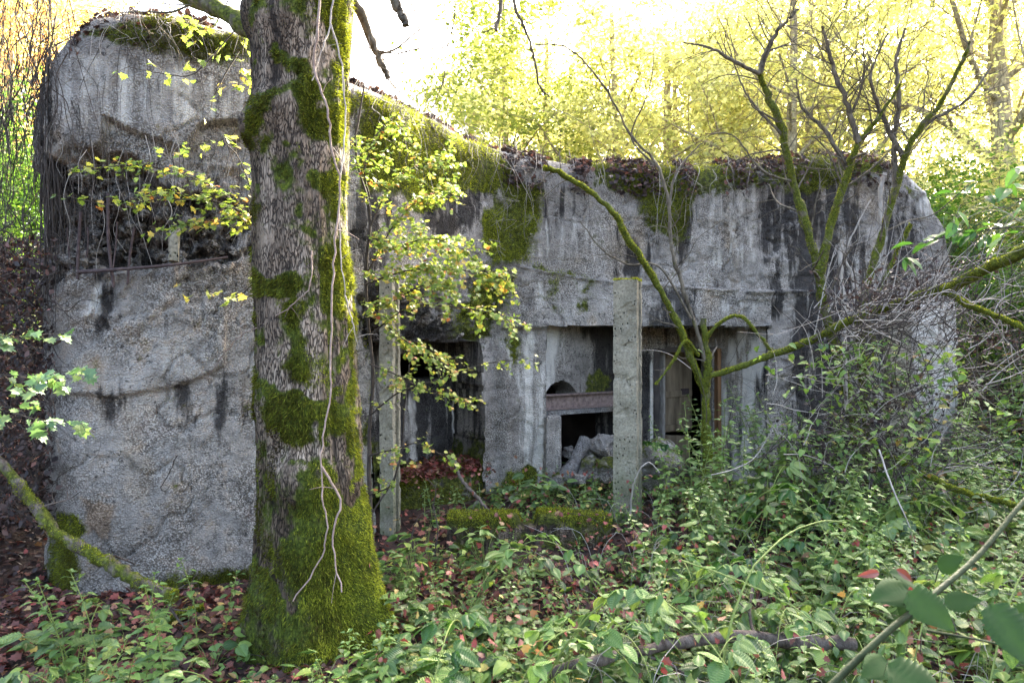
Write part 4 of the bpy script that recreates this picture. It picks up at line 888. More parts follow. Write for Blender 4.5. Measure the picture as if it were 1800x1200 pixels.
stemset('long mossy fallen bough slanting up to the right edge across the thicket', 'fallen branch', 'fallen_branch', (1250, 662, 5.5), [
    ([(1250, 660, 5.5), (1300, 645, 5.45), (1345, 628, 5.4), (1420, 600, 5.3), (1480, 570, 5.2), (1560, 540, 5.05), (1610, 520, 4.9), (1670, 505, 4.7), (1720, 480, 4.5), (1800, 440, 4.2), (1900, 390, 4.0)], .022, .04, .8, 4, .35),
    ([(1655, 510, 4.75), (1700, 535, 4.6), (1760, 560, 4.5), (1850, 600, 4.3)], .02, .014, .9, 4, .4), ([(1480, 572, 5.2), (1540, 600, 5.3), (1580, 640, 5.4)], .008, .003, .3, 4, .3)])
stemset('bright green mossy branch lying down the slope to the right edge', 'fallen branch', 'fallen_branch', (1555, 800, 5.2), [
    ([(1540, 790, 5.3), (1590, 815, 5.1), (1640, 842, 4.9), (1700, 868, 4.7), (1760, 880, 4.5), (1830, 900, 4.3)], .022, .018, 1., 3, .3)])
stemset('lichen covered fallen pole leaning across the lower left corner of the bunker', 'fallen branch', 'fallen_branch', (300, 1050, 3.7), [
    ([(-120, 720, 3.9), (0, 815, 3.85), (45, 870, 3.8), (100, 935, 3.75), (160, 972, 3.7), (215, 1005, 3.68), (260, 1030, 3.65), (305, 1048, 3.65)], .028, .036, .5, 5, .3)], mat=M_LOG)
stemset('dark rotten log lying among leaves along the bottom edge', 'log', 'rotten_log', (1200, 1130, 2.75), [
    ([(940, 1200, 2.85), (1000, 1170, 2.8), (1100, 1150, 2.85), (1200, 1128, 2.9), (1300, 1118, 2.95), (1420, 1130, 3.0), (1500, 1128, 3.0)], .018, .03, .2, 3, .3)], mat=M_LOG)
stemset('small moss covered root piece lying on the red leaves left of the trunk', 'log', 'mossy_root', (320, 1080, 3.9), [([(285, 1095, 3.75), (320, 1078, 3.8), (355, 1066, 3.85)], .02, .015, 1., 0)], mat=M_LOG)
stemset('bare twisted branch leaning by the low sill in front of the niche', 'fallen branch', 'fallen_branch', (860, 905, 5.2), [
    ([(796, 800, 5.6), (810, 840, 5.5), (835, 870, 5.4), (862, 900, 5.25), (900, 912, 5.2)], .018, .01, .1, 4, .35)], mat=M_LOG)
stemset('dark bare branch reaching in from the top edge above the roof slope', 'hanging branch', 'hanging_branch', (905, -10, 4.6), [
    ([(880, -160, 4.6), (903, 0, 4.6), (922, 50, 4.65), (938, 100, 4.7), (948, 150, 4.8), (965, 170, 4.9)], .014, .006, .1, 6, .5), ([(875, -120, 4.4), (880, 0, 4.4), (872, 55, 4.4)], .016, .013, .1, 2, .2),
    ([(790, -80, 4.4), (800, 20, 4.4), (785, 90, 4.5), (780, 140, 4.5), (760, 190, 4.6)], .006, .003, 0, 8, .35)], fz=False)

# ------------------------------------------------------------------ leafy branches
def spray(mbw, mbl, rows, r0, tpl, ls, nsub, sublen, nleaf, lcr=(0, 1), flat=.5, droop=.15, rowsin3d=False, wsc=1., minf=.1, upn=1.4):
    path = P(*rows) if not rowsin3d else np.array(rows); c, T, rr = tube(mbw, path, r0, r0*.35, n=len(path)*6, sides=6, jit=r0*.3)
    pos = []; fw = []
    for j in range(nsub):
        f = minf+(1-minf)*j/max(1, nsub-1); i = min(len(c)-1, int(f*(len(c)-1))); side = nrm(np.cross(T[i], [0, 0, 1.])*rng.choice([-1, 1])+rng.normal(0, .35, 3)); L = sublen*R(.5, 1.2)
        dv = nrm(T[i]*.6+side*.9+[0, 0, R(-.3, .25)]); q = [c[i], c[i]+dv*L*.5, c[i]+dv*L+[0, 0, -droop*L]]; c2, T2, _ = tube(mbw, q, max(.0015, rr[i]*.4), .001, n=6, sides=3, cap=False)
        nl = int(nleaf*R(.6, 1.3)); t_ = R(.15, 1, nl); k = (t_*5).astype(int); pos.append(c2[k]+rng.normal(0, .012, (nl, 3))); s2 = nrm(np.cross(T2[k], [0, 0, 1.]))*rng.choice([-1, 1], nl)[:, None]
        fw.append(nrm(T2[k]*.5+s2*R(.2, 1, nl)[:, None]+rng.normal(0, .25, (nl, 3))-[0, 0, .2]))
    if pos:
        pos = np.concatenate(pos); fw = np.concatenate(fw); n = len(pos); leaves(mbl, tpl, pos, fw, nrm(rng.normal(0, flat, (n, 3))+[0, -.35, upn]), ls*R(.6, 1.2, n), lc=R(lcr[0], lcr[1], n)**1.0, wsc=wsc)
def leafything(name, label, cat, base, build, mw, ml, group=None):
    b = P(base)[0]; r = empty(name, tuple(b), label, cat, group); a_, b_ = MB(), MB(); build(a_, b_); a_.build('stem', mw, r, smooth=True); b_.build('foliage', ml, r, kind='stuff'); return r
def fmaple(a_, b_):
    tube(a_, P((655, 960, 4.6), (648, 800, 4.6), (655, 650, 4.6), (642, 500, 4.55), (650, 380, 4.5), (625, 260, 4.5), (640, 150, 4.5)), .016, .006, n=30, sides=7, jit=.003)
    tube(a_, P((655, 900, 4.6), (700, 820, 4.7), (712, 700, 4.7), (720, 640, 4.7)), .007, .004, n=16, sides=5, jit=.003)
    S = lambda rows, n, L, nl, lo=0., hi=1.: spray(a_, b_, rows, .006, LF_MAPLE, .031, int(n*(2.1 if rows[0][1] < 580 else 1.2)), L*1.15, int(nl*1.9+1), (lo, hi))
    S([(645, 480, 4.55), (690, 400, 4.5), (740, 350, 4.5), (800, 330, 4.5)], 16, .26, 11)
    S([(650, 400, 4.5), (690, 320, 4.55), (740, 290, 4.7), (790, 270, 4.8)], 12, .22, 9)
    S([(645, 420, 4.5), (700, 430, 4.4), (760, 420, 4.3), (820, 440, 4.2)], 20, .26, 12)
    S([(642, 500, 4.5), (700, 480, 4.4), (770, 470, 4.3), (840, 480, 4.2), (890, 490, 4.2)], 22, .22, 11)
    S([(645, 560, 4.5), (690, 530, 4.4), (750, 500, 4.3), (800, 510, 4.2)], 15, .22, 9)
    S([(648, 590, 4.5), (720, 540, 4.4), (800, 540, 4.3), (860, 550, 4.2), (905, 570, 4.2)], 16, .16, 8, .2, 1)
    S([(650, 540, 4.5), (700, 590, 4.4), (750, 620, 4.35), (800, 650, 4.3)], 15, .2, 7)
    S([(650, 640, 4.5), (700, 660, 4.4), (760, 690, 4.3), (820, 700, 4.2)], 15, .2, 6)
    S([(650, 730, 4.5), (700, 690, 4.4), (760, 670, 4.3), (850, 640, 4.3), (930, 630, 4.3)], 13, .12, 4, .1, .9)
    S([(650, 800, 4.5), (690, 790, 4.4), (740, 780, 4.3), (790, 810, 4.3)], 9, .16, 4)
    S([(648, 870, 4.5), (690, 850, 4.4), (700, 800, 4.3)], 7, .14, 5)
    S([(640, 300, 4.5), (660, 240, 4.5), (690, 220, 4.6), (720, 235, 4.7)], 9, .2, 7)
    S([(650, 350, 4.5), (640, 300, 4.4), (650, 270, 4.3)], 7, .2, 8)
leafything('field_maple', 'thin field maple with yellow green leaves just right of the big trunk', 'tree', (655, 960, 4.6), fmaple, M_TWIG, M_YEL)
def fm2(a_, b_):
    S = lambda rows, n, L, nl, lo=0., hi=1.: spray(a_, b_, rows, .005, LF_MAPLE, .036, int(n*1.5), L, nl, (lo, hi))
    S([(455, 400, 4.0), (400, 345, 3.95), (330, 310, 3.9), (240, 290, 3.85), (150, 300, 3.85)], 18, .22, 8)
    S([(455, 400, 4.0), (420, 370, 3.9), (360, 350, 3.85), (300, 340, 3.8), (250, 350, 3.8)], 14, .2, 8)
    S([(455, 400, 4.0), (420, 385, 3.9), (360, 390, 3.85), (320, 395, 3.8)], 12, .2, 8)
    S([(455, 400, 4.0), (430, 300, 3.95), (390, 250, 3.9), (330, 260, 3.9)], 8, .14, 4)
    S([(455, 400, 4.0), (400, 360, 3.9), (300, 350, 3.8), (200, 360, 3.8), (120, 345, 3.8)], 10, .16, 5)
leafything('maple_branch', 'spreading maple branch left of the trunk before the broken corner cavity', 'branch', (455, 400, 4.0), fm2, M_TWIG, M_YEL)
def fm3(a_, b_):
    S = lambda rows, n, L, nl, lo=0., hi=1.: spray(a_, b_, rows, .005, LF_MAPLE, .045, n, L, nl, (lo, hi))
    S([(450, -60, 4.0), (440, 20, 3.95), (425, 100, 3.9), (420, 150, 3.9)], 9, .18, 6, .3, .95)
    S([(420, -40, 4.0), (380, 40, 3.9), (350, 50, 3.9), (325, 35, 3.9)], 6, .16, 5, .3, .95)
    S([(440, 20, 4.0), (390, 80, 3.9), (340, 130, 3.85), (290, 130, 3.8), (225, 118, 3.8)], 9, .14, 3, .3, .95)
    S([(420, 90, 4.0), (380, 160, 3.9), (370, 195, 3.9)], 4, .1, 3, .3, .95)
leafything('maple_branch', 'small yellow leaved twigs hanging high beside the trunk top', 'branch', (450, -60, 4.0), fm3, M_TWIG, M_YEL)
def fm5(a_, b_): spray(a_, b_, [(470, 470, 3.9), (420, 520, 3.85), (380, 515, 3.8), (320, 505, 3.8)], .004, LF_MAPLE, .045, 8, .12, 4, (.55, .95)); 
leafything('maple_branch', 'pale yellow twig at the left edge of the trunk over the grey wall', 'branch', (470, 470, 3.9), fm5, M_TWIG, M_YEL)
def fm4(a_, b_):
    S = lambda rows, n, L, nl: spray(a_, b_, rows, .004, LF_MAPLE, .052, n, L, nl, (0, 1))
    S([(-160, 600, 2.9), (-60, 640, 2.9), (20, 660, 2.9), (90, 655, 2.9), (170, 650, 2.9)], 13, .16, 6)
    S([(-160, 660, 2.9), (-60, 700, 2.9), (20, 725, 2.9), (80, 740, 2.9), (140, 742, 2.9)], 11, .13, 5)
    S([(-160, 560, 2.9), (-60, 580, 2.9), (0, 595, 2.9), (60, 590, 2.9)], 8, .12, 5)
leafything('maple_branch', 'pale green maple branch reaching in from the left edge at mid height', 'branch', (-160, 600, 2.9), fm4, M_TWIG, M_PALE)
def rbr(a_, b_):
    S = lambda rows, n, L, nl, s=.085: spray(a_, b_, rows, .004, LF_OVAL, s, n, L, nl, (0, 1), .45)
    S([(1990, 330, 2.6), (1900, 340, 2.6), (1800, 350, 2.65), (1740, 345, 2.7), (1690, 360, 2.7)], 8, .12, 4)
    S([(1990, 370, 2.6), (1880, 400, 2.6), (1780, 400, 2.65), (1690, 410, 2.7), (1580, 440, 2.75)], 11, .12, 4)
    S([(1990, 270, 2.6), (1900, 290, 2.6), (1800, 305, 2.65), (1725, 320, 2.7)], 6, .12, 4)
leafything('leafy_branch', 'twig with larger dark green oval leaves reaching in from the right edge', 'branch', (1990, 370, 2.6), rbr, M_TWIG, M_DKL)

# ------------------------------------------------------------------ trees and bushes behind
def bgtree(name, label, x, y, H, leaf, nl, ls, spreadr, seed, sc=.35, tilt=(0, 0), tpl=LF_RH, thick=.12, mat=None, lo=.35):
    global rng
    keep_ = rng; rng = np.random.default_rng(seed); z0 = float(gh(np.array([x]), np.array([y]))[0])-.1
    r = empty(name, (x, y, z0), label, 'tree', 'trees in autumn leaf behind the bunker'); mb = MB(); tips = []
    path = [np.array([x+tilt[0]*t_*H+.12*math.sin(3*t_+seed)*t_, y+tilt[1]*t_*H, z0+H*.82*t_]) for t_ in np.linspace(0, 1, 7)]
    tube(mb, path, thick, thick*.25, n=24, sides=9, jit=.01, moss=.25); c = smooth_path(path, 24)
    for j in range(17):
        f = lo+(1-lo)*j/17; i = int(f*23); a_ = j*2.4+R(-.4, .4); L = H*spreadr*(1.15-f*.7)*R(.8, 1.2)
        grow(mb, c[i], [math.cos(a_), math.sin(a_), R(.35, .9)], L, thick*(1.05-f)*.5, 2, tips, .22, .05, 4, 5, .006, spread=.75)
    mb.build('trunk', mat or M_BGB, r, smooth=True)
    mb = MB(); C_ = np.concatenate([t_[0] for t_ in tips]); n = nl; i = rng.integers(0, len(C_), n); pos = C_[i]+rng.normal(0, sc, (n, 3))*[1, 1, .6]
    leaves(mb, tpl, pos, rdir(n, .4)-[0, 0, .25], rdir(n)*.8+[0, 0, .7], ls*R(.6, 1.3, n), lc=np.clip(rng.random(n)*.7+.35*vn(pos*1.3, seed), 0, 1))
    mb.build('crown', leaf, r, kind='stuff'); rng = keep_; return r
def place(o, x, y, rz, sc, label):
    c = copy_tree(o); c.location = (x, y, float(gh(np.array([x]), np.array([y]))[0])-.1); c.rotation_euler.z = rz; c.scale = (sc,)*3; c['label'] = label; return c
tA = bgtree('golden_tree', 'golden leaved tree directly above the middle of the bunker roof', 2.2, 14.5, 10.5, M_GOLD, 12000, .115, .34, 1, .2, thick=.15)
tB = bgtree('green_tree', 'yellow green tree above the right part of the bunker roof', 6.6, 15.5, 11.5, M_GOLD, 11000, .11, .32, 2, .22, (.03, 0), thick=.16)
tC = bgtree('sunlit_tree', 'tree with thick yellow lit forking trunk at the top right edge', 9.2, 12.6, 10.5, M_GOLD, 8000, .12, .34, 3, .26, (-.03, 0), thick=.24, lo=.3)
tD = bgtree('orange_tree', 'orange leaved tree glowing at the top left corner', -9.4, 12.8, 9.5, M_ORG, 9000, .12, .36, 4, .36)
tE = bgtree('golden_tree', 'dense yellow green tree right of the open patch of sky above the roof slope', -.1, 15.2, 12.2, M_GRN, 13000, .11, .24, 8, .24, thick=.13)
spots = [(tA, .8, 16.2, 4.4, 1.0, 'golden tree whose crown edges the open patch of sky from the right'), (tA, 5.9, 20.5, 5.4, 1.1, 'golden tree second row behind the elder stems'), (tC, -.2, 18.6, 5.0, .95, 'thin crowned pale tree bordering the sky gap above the roof slope'), (tC, 3.6, 15.6, 1.2, .95, 'thin crowned tree with visible limbs behind the middle of the roof'), (tC, 7.9, 17.5, 4.0, 1.05, 'thin crowned tree with dark trunk between the elder and the sunlit trunk'),
    (tA, 4.3, 18, 1.1, 1.05, 'golden tree farther back behind the middle roof, left of the tall elder'), (tA, .3, 20.5, 2.3, 1.05, 'golden tree at the left end of the leafy backdrop beside the open sky'), (tB, 9.4, 20, .8, 1.1, 'yellow green tree behind the thick sunlit trunk at the right'),
    (tB, 12.8, 17.5, 2.1, 1.0, 'yellow green tree at the far right edge of the backdrop'), (tA, 7.4, 24, 3.3, 1.15, 'tall golden tree deep behind the elder branches'), (tB, 3.2, 27, 4.2, 1.15, 'distant pale tree seen through the middle crowns'), (tC, 5.2, 13.2, 2.0, .9, 'thin crowned tree close behind the roof with a slanting trunk'),
    (tA, 13.5, 25, .4, 1.2, 'distant golden tree low behind the right edge slope'), (tB, 17.5, 24, 5.2, 1.2, 'distant tree farthest right on the slope'), (tC, -11.8, 15.5, 3, 1., 'green tree behind the creepers at the left edge'), (tB, -14, 19, 1, 1.1, 'yellow green tree deep behind the left edge'),
    (tD, -7.6, 18.5, 2, .8, 'smaller orange tree just above the left corner of the roof'), (tA, 10.5, 32, 2, 1.5, 'large pale golden tree in the far distance at right'), (tB, 2, 36, 1.7, 1.5, 'large pale tree in the far distance behind the middle roof'), (tA, -17, 30, .3, 1.5, 'large golden tree in the far distance at the left edge')]
for s_ in spots: place(*s_)
def bush(name, label, x, y, H, W, leaf, nl, ls, seed, tpl=LF_RH, group='bushes on the slopes beside and behind the bunker'):
    global rng
    keep_ = rng; rng = np.random.default_rng(seed); z0 = float(gh(np.array([x]), np.array([y]))[0])-.05; r = empty(name, (x, y, z0), label, 'bush', group); mb = MB(); tips = []
    for j in range(9):
        a_ = j*.7+R(-.3, .3); grow(mb, [x+.1*math.cos(a_), y+.1*math.sin(a_), z0], [math.cos(a_)*W/H, math.sin(a_)*W/H, 1.3], H*R(.7, 1.05), .016, 2, tips, .25, .03, 4, 4, .003)
    mb.build('stem', M_TWIG, r, smooth=True); C_ = np.concatenate([t_[0] for t_ in tips]); i = rng.integers(0, len(C_), nl); pos = C_[i]+rng.normal(0, .13, (nl, 3)); mb = MB()
    leaves(mb, tpl, pos, rdir(nl, .4)-[0, 0, .2], rdir(nl)*.7+[0, 0, .8], ls*R(.6, 1.3, nl), lc=np.clip(rng.random(nl)*.7+.35*vn(pos*2, seed), 0, 1)); mb.build('foliage', leaf, r, kind='stuff'); rng = keep_; return r
b1 = bush('green_bush', 'yellow green bush right behind the right end of the bunker', 6.9, 9.6, 2.3, 1.3, M_SHR, 11000, .07, 11)
b2 = bush('yellow_bush', 'yellowish bush on the slope under the thick sunlit trunk', 8.4, 11.2, 3.0, 1.6, M_GOLD, 12000, .085, 12)
b3 = bush('green_bush', 'bright green bush in sun at the left edge behind the creepers', -6.6, 7.6, 2.6, 1.4, M_SHR, 12000, .08, 13)
for (o, x, y, rz, sc, lab) in [(b1, 8.6, 9.0, 1, 1., 'green bush at the right edge below the sunlit trunk'), (b1, 7.4, 12.8, 2, 1.3, 'taller green bush peeping over the right corner of the bunker'), (b2, 11.5, 13, 3, 1.2, 'yellowish bush high on the slope at the right edge'), (b1, 10.2, 10.8, 4, 1.2, 'wide green bush at the far right edge'), (b2, 9.8, 15.5, 1, 1.3, 'yellow bush behind the row on the right slope'),
    (b3, -8.3, 9.6, 1.5, 1.2, 'green bush behind the first one at the left edge'), (b3, -6.2, 10.2, 3, 1.1, 'green bush just left of the bunker corner, deeper in'), (b2, -9.5, 8.0, 2, 1.1, 'yellowish bush cut by the left edge'), (b1, 6.3, 8.2, 5, .62, 'low green bush touching the right corner wall'), (b1, 7.6, 7.6, .4, .75, 'low green bush in front of the bunker right corner slope')]:
    place(o, x, y, rz, sc, lab)
# ------------------------------------------------------------------ leaf litter, creepers, tangles, undergrowth
def ghs(x, y): return gh(np.atleast_1d(np.asarray(x, float)), np.atleast_1d(np.asarray(y, float)))
def litter():
    mb = MB()
    for (n, x0, x1, y0, y1, tpl, s0, s1) in ((13000, -3.6, 3.6, 1.9, 4.4, LF_MAPLE, .028, .066), (9000, -5.5, 6, 4.0, 7.6, LF_MAPLE, .035, .07), ):
        x, y = R(x0, x1, n), R(y0, y1, n); u = 900+x/y*1200; k = (y < np.interp(u, UK, DK)-.02) | (u < 90) | ((u > 950) & (u < 1345) & (y < 7.2)); x, y = x[k], y[k]; n = len(x)
        pos = np.stack([x, y, ghs(x, y)+R(.004, .035, n)], 1); patch = vn(pos*[1.2, 1.2, 0], 6)
        leaves(mb, tpl, pos, rdir(n, .35), rdir(n, .3)*.75+[0, 0, 1.1], R(s0, s1, n), lc=np.clip(rng.random(n)**1.1*.95+.1*patch, 0, 1), wsc=.85)
    mb.build('leaf_litter', M_LIT, smooth=False, kind='stuff', label='red and brown fallen leaves covering the soil', cat='leaf litter')
litter()
def bank():
    mb = MB(); n = 8000; x, y = R(-7.5, -2.9, n), R(3.2, 7.5, n); u = 900+x/y*1200; k = (y < np.interp(u, UK, DK)) | (u < 92); x, y = x[k], y[k]; n = len(x)
    leaves(mb, LF_RH, np.stack([x, y, ghs(x, y)+R(.004, .05, n)], 1), rdir(n, .35), rdir(n, .3)*.8+[0, 0, 1.1], R(.04, .075, n), lc=R(0, .9, n)); mb.build('bank_litter', M_LITD, kind='stuff', label='dark brown rotting leaves on the bank left of the bunker', cat='leaf litter')
bank()
def curtain():
    mb = MB()
    # creepers hanging down the left corner
    for k in range(210):
        u = rng.choice([-30, 10, 40, 75, 100])+R(-22, 22); y0 = R(-60, 200); L = R(60, 420); D = R(4.0, 4.8); pts = []; x = u; dr_ = R(-14, 14)
        for j in range(9): pts.append(pt(x, y0+L*j/8+R(-8, 8), D+R(-.05, .05))); x += dr_+R(-14, 14); dr_ *= .8
        tube(mb, pts, R(.0015, .0045), .001, n=26, sides=4, cap=False, lc=R())
        if R() < .7:
            q = pts[int(R(1, 7))]; a_ = R(0, 6.28); L2 = R(.08, .3); tube(mb, [q, q+[math.cos(a_)*L2*.5, 0, math.sin(a_)*L2*.4], q+[math.cos(a_+.5)*L2, 0, math.sin(a_+.5)*L2-.05]], .0015, .001, n=8, sides=3, cap=False)
    for k in range(60):
        x0, y0 = R(75, 108), R(90, 350); D = R(4.28, 4.5); tube(mb, P((x0, y0, D), (x0+R(-9, 9), y0+80, D), (x0+R(-9, 9), y0+R(120, 260), D)), R(.004, .009), .002, n=12, sides=5, cap=False)
    mb.build('hanging_creepers', M_TWIG, smooth=True, kind='stuff', label='dense bare creepers hanging down the left corner of the bunker', cat='creepers')
    mb = MB()
    for k in range(800):
        D = R(4.0, 5.6); x0, y0 = R(-60, 102), R(380, 900); q = [pt(x0, y0, D)]; a_ = R(0, 6.28); L = R(.15, .5)
        for j in range(4): a_ += R(-.9, .9); q.append(q[-1]+np.array([math.cos(a_)*L/4, R(-.05, .05), math.sin(a_)*L/4]))
        tube(mb, q, R(.0015, .005), .001, n=12, sides=3, cap=False)
    n = 9000; q = np.stack([R(-60, 98, n), R(420, 930, n), R(4.2, 6.0, n)], 1); pos = np.stack([(q[:, 0]-900)/1200*q[:, 2], q[:, 2], 1.6-(q[:, 1]-600)/1200*q[:, 2]], 1)
    pos = pos[pos[:, 2] > ghs(pos[:, 0], pos[:, 1])]; leaves(mb, LF_RH, pos, rdir(len(pos)), rdir(len(pos)), R(.03, .06, len(pos)), m=1)
    mb.build('dead_tangle', [M_TWIG, M_LITD], smooth=True, kind='stuff', label='dark tangle of dead stems on the bank left of the bunker', cat='tangle')
    mb = MB()
    for k in range(330):
        u = rng.choice([120, 190, 235, 262, 300, 350, 425, 640, 668, 700, 745, 790, 830, 880, 905, 950, 1010, 1060, 1150, 1205, 1290, 1340, 1450, 1560])+rng.normal(0, 14)+.001; u = min(max(u, 96), 1620)
        i = int(np.clip((u-79)/3, 0, nu-1)); D = D0[i]; z0 = ZTOP[i]-R(.0, .25); L = (.12+.9*R()**2.2)*(1.3 if u < 460 else 1); nn = np.array([NX[i], NY[i], 0]); p0 = np.array([XX[i], D, z0])+nn*R(.02, .08); pts = [p0+[0, .15, .12], p0]; x = 0
        dr_ = R(-.09, .09)
        for j in range(1, 6): x += dr_+R(-.05, .05); dr_ *= R(.2, 1.2); pts.append(p0+[x, 0, -L*j/5+R(-.03, .03)]+nn*R(.0, .10))
        tube(mb, pts, R(.001, .0032), .0008, n=20, sides=4, cap=False, m=int(R() < .4))
    for k in range(75):
        x0, y0 = R(105, 450), R(225, 345); D = float(np.interp(x0, UK, DK))-.10; L = R(50, 190); tube(mb, [pt(x0, y0, D)]+[pt(x0+R(-16, 16), y0+L*f, D-R(0, .05)) for f in (.33, .66, 1)], R(.001, .003), .0008, n=16, sides=4, cap=False, m=int(R() < .35))
    for k in range(60):
        u = R(880, 1060); i = int((u-79)/3); D = D0[i]; z0 = R(2.1, 3.1); p0 = np.array([XX[i], D-.08, z0]); tube(mb, [p0, p0+[R(-.12, .12), -.06, R(-.1, .15)], p0+[R(-.25, .25), -.03, R(-.25, .1)]], .0022, .001, n=8, sides=4, cap=False, m=1)
    mb.build('hanging_roots', [M_TWIG, M_PTWIG], smooth=True, kind='stuff', label='thin bare roots and creepers draping over the bunker edge', cat='roots')
curtain()
def thicket():
    mb = MB()
    for k in range(820):
        D = R(4.6, 6.0); x0, y0 = rng.normal(1560, 110), R(540, 900)
        if R() < .25: x0, y0 = R(1450, 1790), 560-(R(1450, 1790)-1560)*.3+R(-30, 60)
        q = [pt(x0, y0, D)]; a_ = R(-.5, 1.4) if R() < .6 else R(0, 6.28); L = R(.2, .9); cv = R(-.9, .9)
        for j in range(5): a_ += cv*.4+R(-.25, .25); q.append(q[-1]+np.array([math.cos(a_)*L/5, R(-.04, .04), math.sin(a_)*L/5]))
        tube(mb, q, R(.0015, .0055), .001, n=14, sides=4, cap=False, m=int(R() < .3))
    for k in range(30):
        D = R(4.4, 5.2); x0 = R(1500, 1600); f = R(.0, 1); tube(mb, P((x0, 560-(x0-1500)*.2+R(-20, 30), D), (x0+70, 530+R(-50, 45), D-.05), (x0+120, 500+R(-60, 45), D-.1), (x0+200, 440+R(-80, 55), D-.3), (x0+330, 385+R(-110, 60), D-.6)), R(.0015, .005), .0015, n=24, sides=4, jit=.008, cap=False, m=int(R() < .4))
    for (cx, cy, sx, sy, n) in ((1570, 520, 60, 18, 700), (1560, 760, 60, 60, 900), (1500, 850, 60, 50, 700), (1740, 600, 40, 14, 180), (1640, 470, 50, 14, 160), (1430, 820, 40, 40, 300)):
        q = np.stack([rng.normal(cx, sx, n), rng.normal(cy, sy, n), R(4.8, 5.6, n)], 1); pos = np.stack([(q[:, 0]-900)/1200*q[:, 2], q[:, 2], 1.6-(q[:, 1]-600)/1200*q[:, 2]], 1)
        pos = pos[pos[:, 2] > ghs(pos[:, 0], pos[:, 1])+.02]; leaves(mb, LF_RH, pos, rdir(len(pos)), rdir(len(pos)), R(.02, .05, len(pos)), m=2, lc=R(0, .7, len(pos)))
    mb.build('bramble_tangle', [M_TWIG, M_PTWIG, M_LITD], smooth=True, kind='stuff', label='dense tangle of dead bramble stems and withered leaves in front of the right wall', cat='tangle')
thicket()

# plant prototypes, local coordinates at the origin
def nettle(seed, H, leaf, tpl=LF_NET, ls=.075, label='', name='nettle', cat='nettle', group='', gap=.055, lean=.25):
    global rng
    keep_ = rng; rng = np.random.default_rng(seed); r = empty(name, (0, 0, 0), label, cat, group); a_ = MB(); b_ = MB(); a0 = R(0, 6.28)
    path = [np.array([math.cos(a0)*lean*H*t_**2, math.sin(a0)*lean*H*t_**2, H*t_]) for t_ in np.linspace(0, 1, 5)]; c, T, rr = tube(a_, path, .004, .0018, n=24, sides=5)
    pos = []; fw = []; sz = []; z = .12*H; k = 0
    while z < H:
        i = min(23, int(z/H*23)); ph = a0+k*1.57+R(-.3, .3); f = z/H
        for s_ in (0, math.pi):
            d_ = np.array([math.cos(ph+s_), math.sin(ph+s_), .35-R(0, .5)*(1-f*.6)]); q = c[i]+d_*.012; tube(a_, [c[i], c[i]+d_*.03], .0012, .001, n=3, sides=3, cap=False); pos.append(c[i]+d_*.028); fw.append(d_-[0, 0, .1]); sz.append(ls*(1.15-.75*f**2.2)*R(.8, 1.15))
            if R() < .3: e_ = d_+rng.normal(0, .4, 3); pos.append(c[i]+e_*.02); fw.append(e_); sz.append(ls*.45)
        z += gap*(1.1-.55*f)*R(.85, 1.15); k += 1
    for j in range(4): pos.append(c[-1]); fw.append(rdir(1)[0]*.8+[0, 0, .7]); sz.append(ls*.35)
    pos = np.array(pos); n = len(pos); leaves(b_, tpl, pos, np.array(fw), rng.normal(0, .22, (n, 3))+[0, 0, 1.], np.array(sz), lc=np.clip(R(.2, .8, n)+.25*(pos[:, 2]/H-.6), 0, 1))
    a_.build('stem', M_STEM, r, smooth=True); b_.build('leaves', leaf, r); rng = keep_; return r
def bramble(seed, L, leaf, label, ls=.085):
    global rng
    keep_ = rng; rng = np.random.default_rng(seed); r = empty('bramble', (0, 0, 0), label, 'bramble', 'green bramble canes in the undergrowth'); a_ = MB(); b_ = MB(); a0 = R(0, 6.28); d2 = np.array([math.cos(a0), math.sin(a0), 0])
    H = L*.55; path = [d2*L*t_*.9+[0, 0, H*(1-(2*t_-1.05)**2)+.0] for t_ in np.linspace(0, 1, 6)]; path[0][2] = 0; c, T, rr = tube(a_, path, .0042, .0018, n=30, sides=5)
    pos = []; fw = []; sz = []; k = 3
    while k < 30:
        sd = (1 if (k % 2) else -1); s2 = nrm(np.cross(T[k], [0, 0, 1.]))*sd; pe = c[k]+s2*.055+[0, 0, .03]+T[k]*.02; tube(a_, [c[k], (c[k]+pe)/2+[0, 0, .006], pe], .0014, .001, n=4, sides=3, cap=False)
        for an in (0, 1.25, -1.25):
            f_ = s2*math.cos(an)+T[k]*math.sin(an); pos.append(pe); fw.append(f_-[0, 0, .15+R(0, .3)]); sz.append(ls*(1.1 if an == 0 else .85)*R(.8, 1.2))
        k += int(R(2, 4))
    pos = np.array(pos); n = len(pos); leaves(b_, LF_PLEAT, pos, np.array(fw), rng.normal(0, .25, (n, 3))+[0, 0, 1.], np.array(sz), lc=R(.1, .95, n))
    a_.build('stem', M_STEM, r, smooth=True); b_.build('leaves', leaf, r); rng = keep_; return r
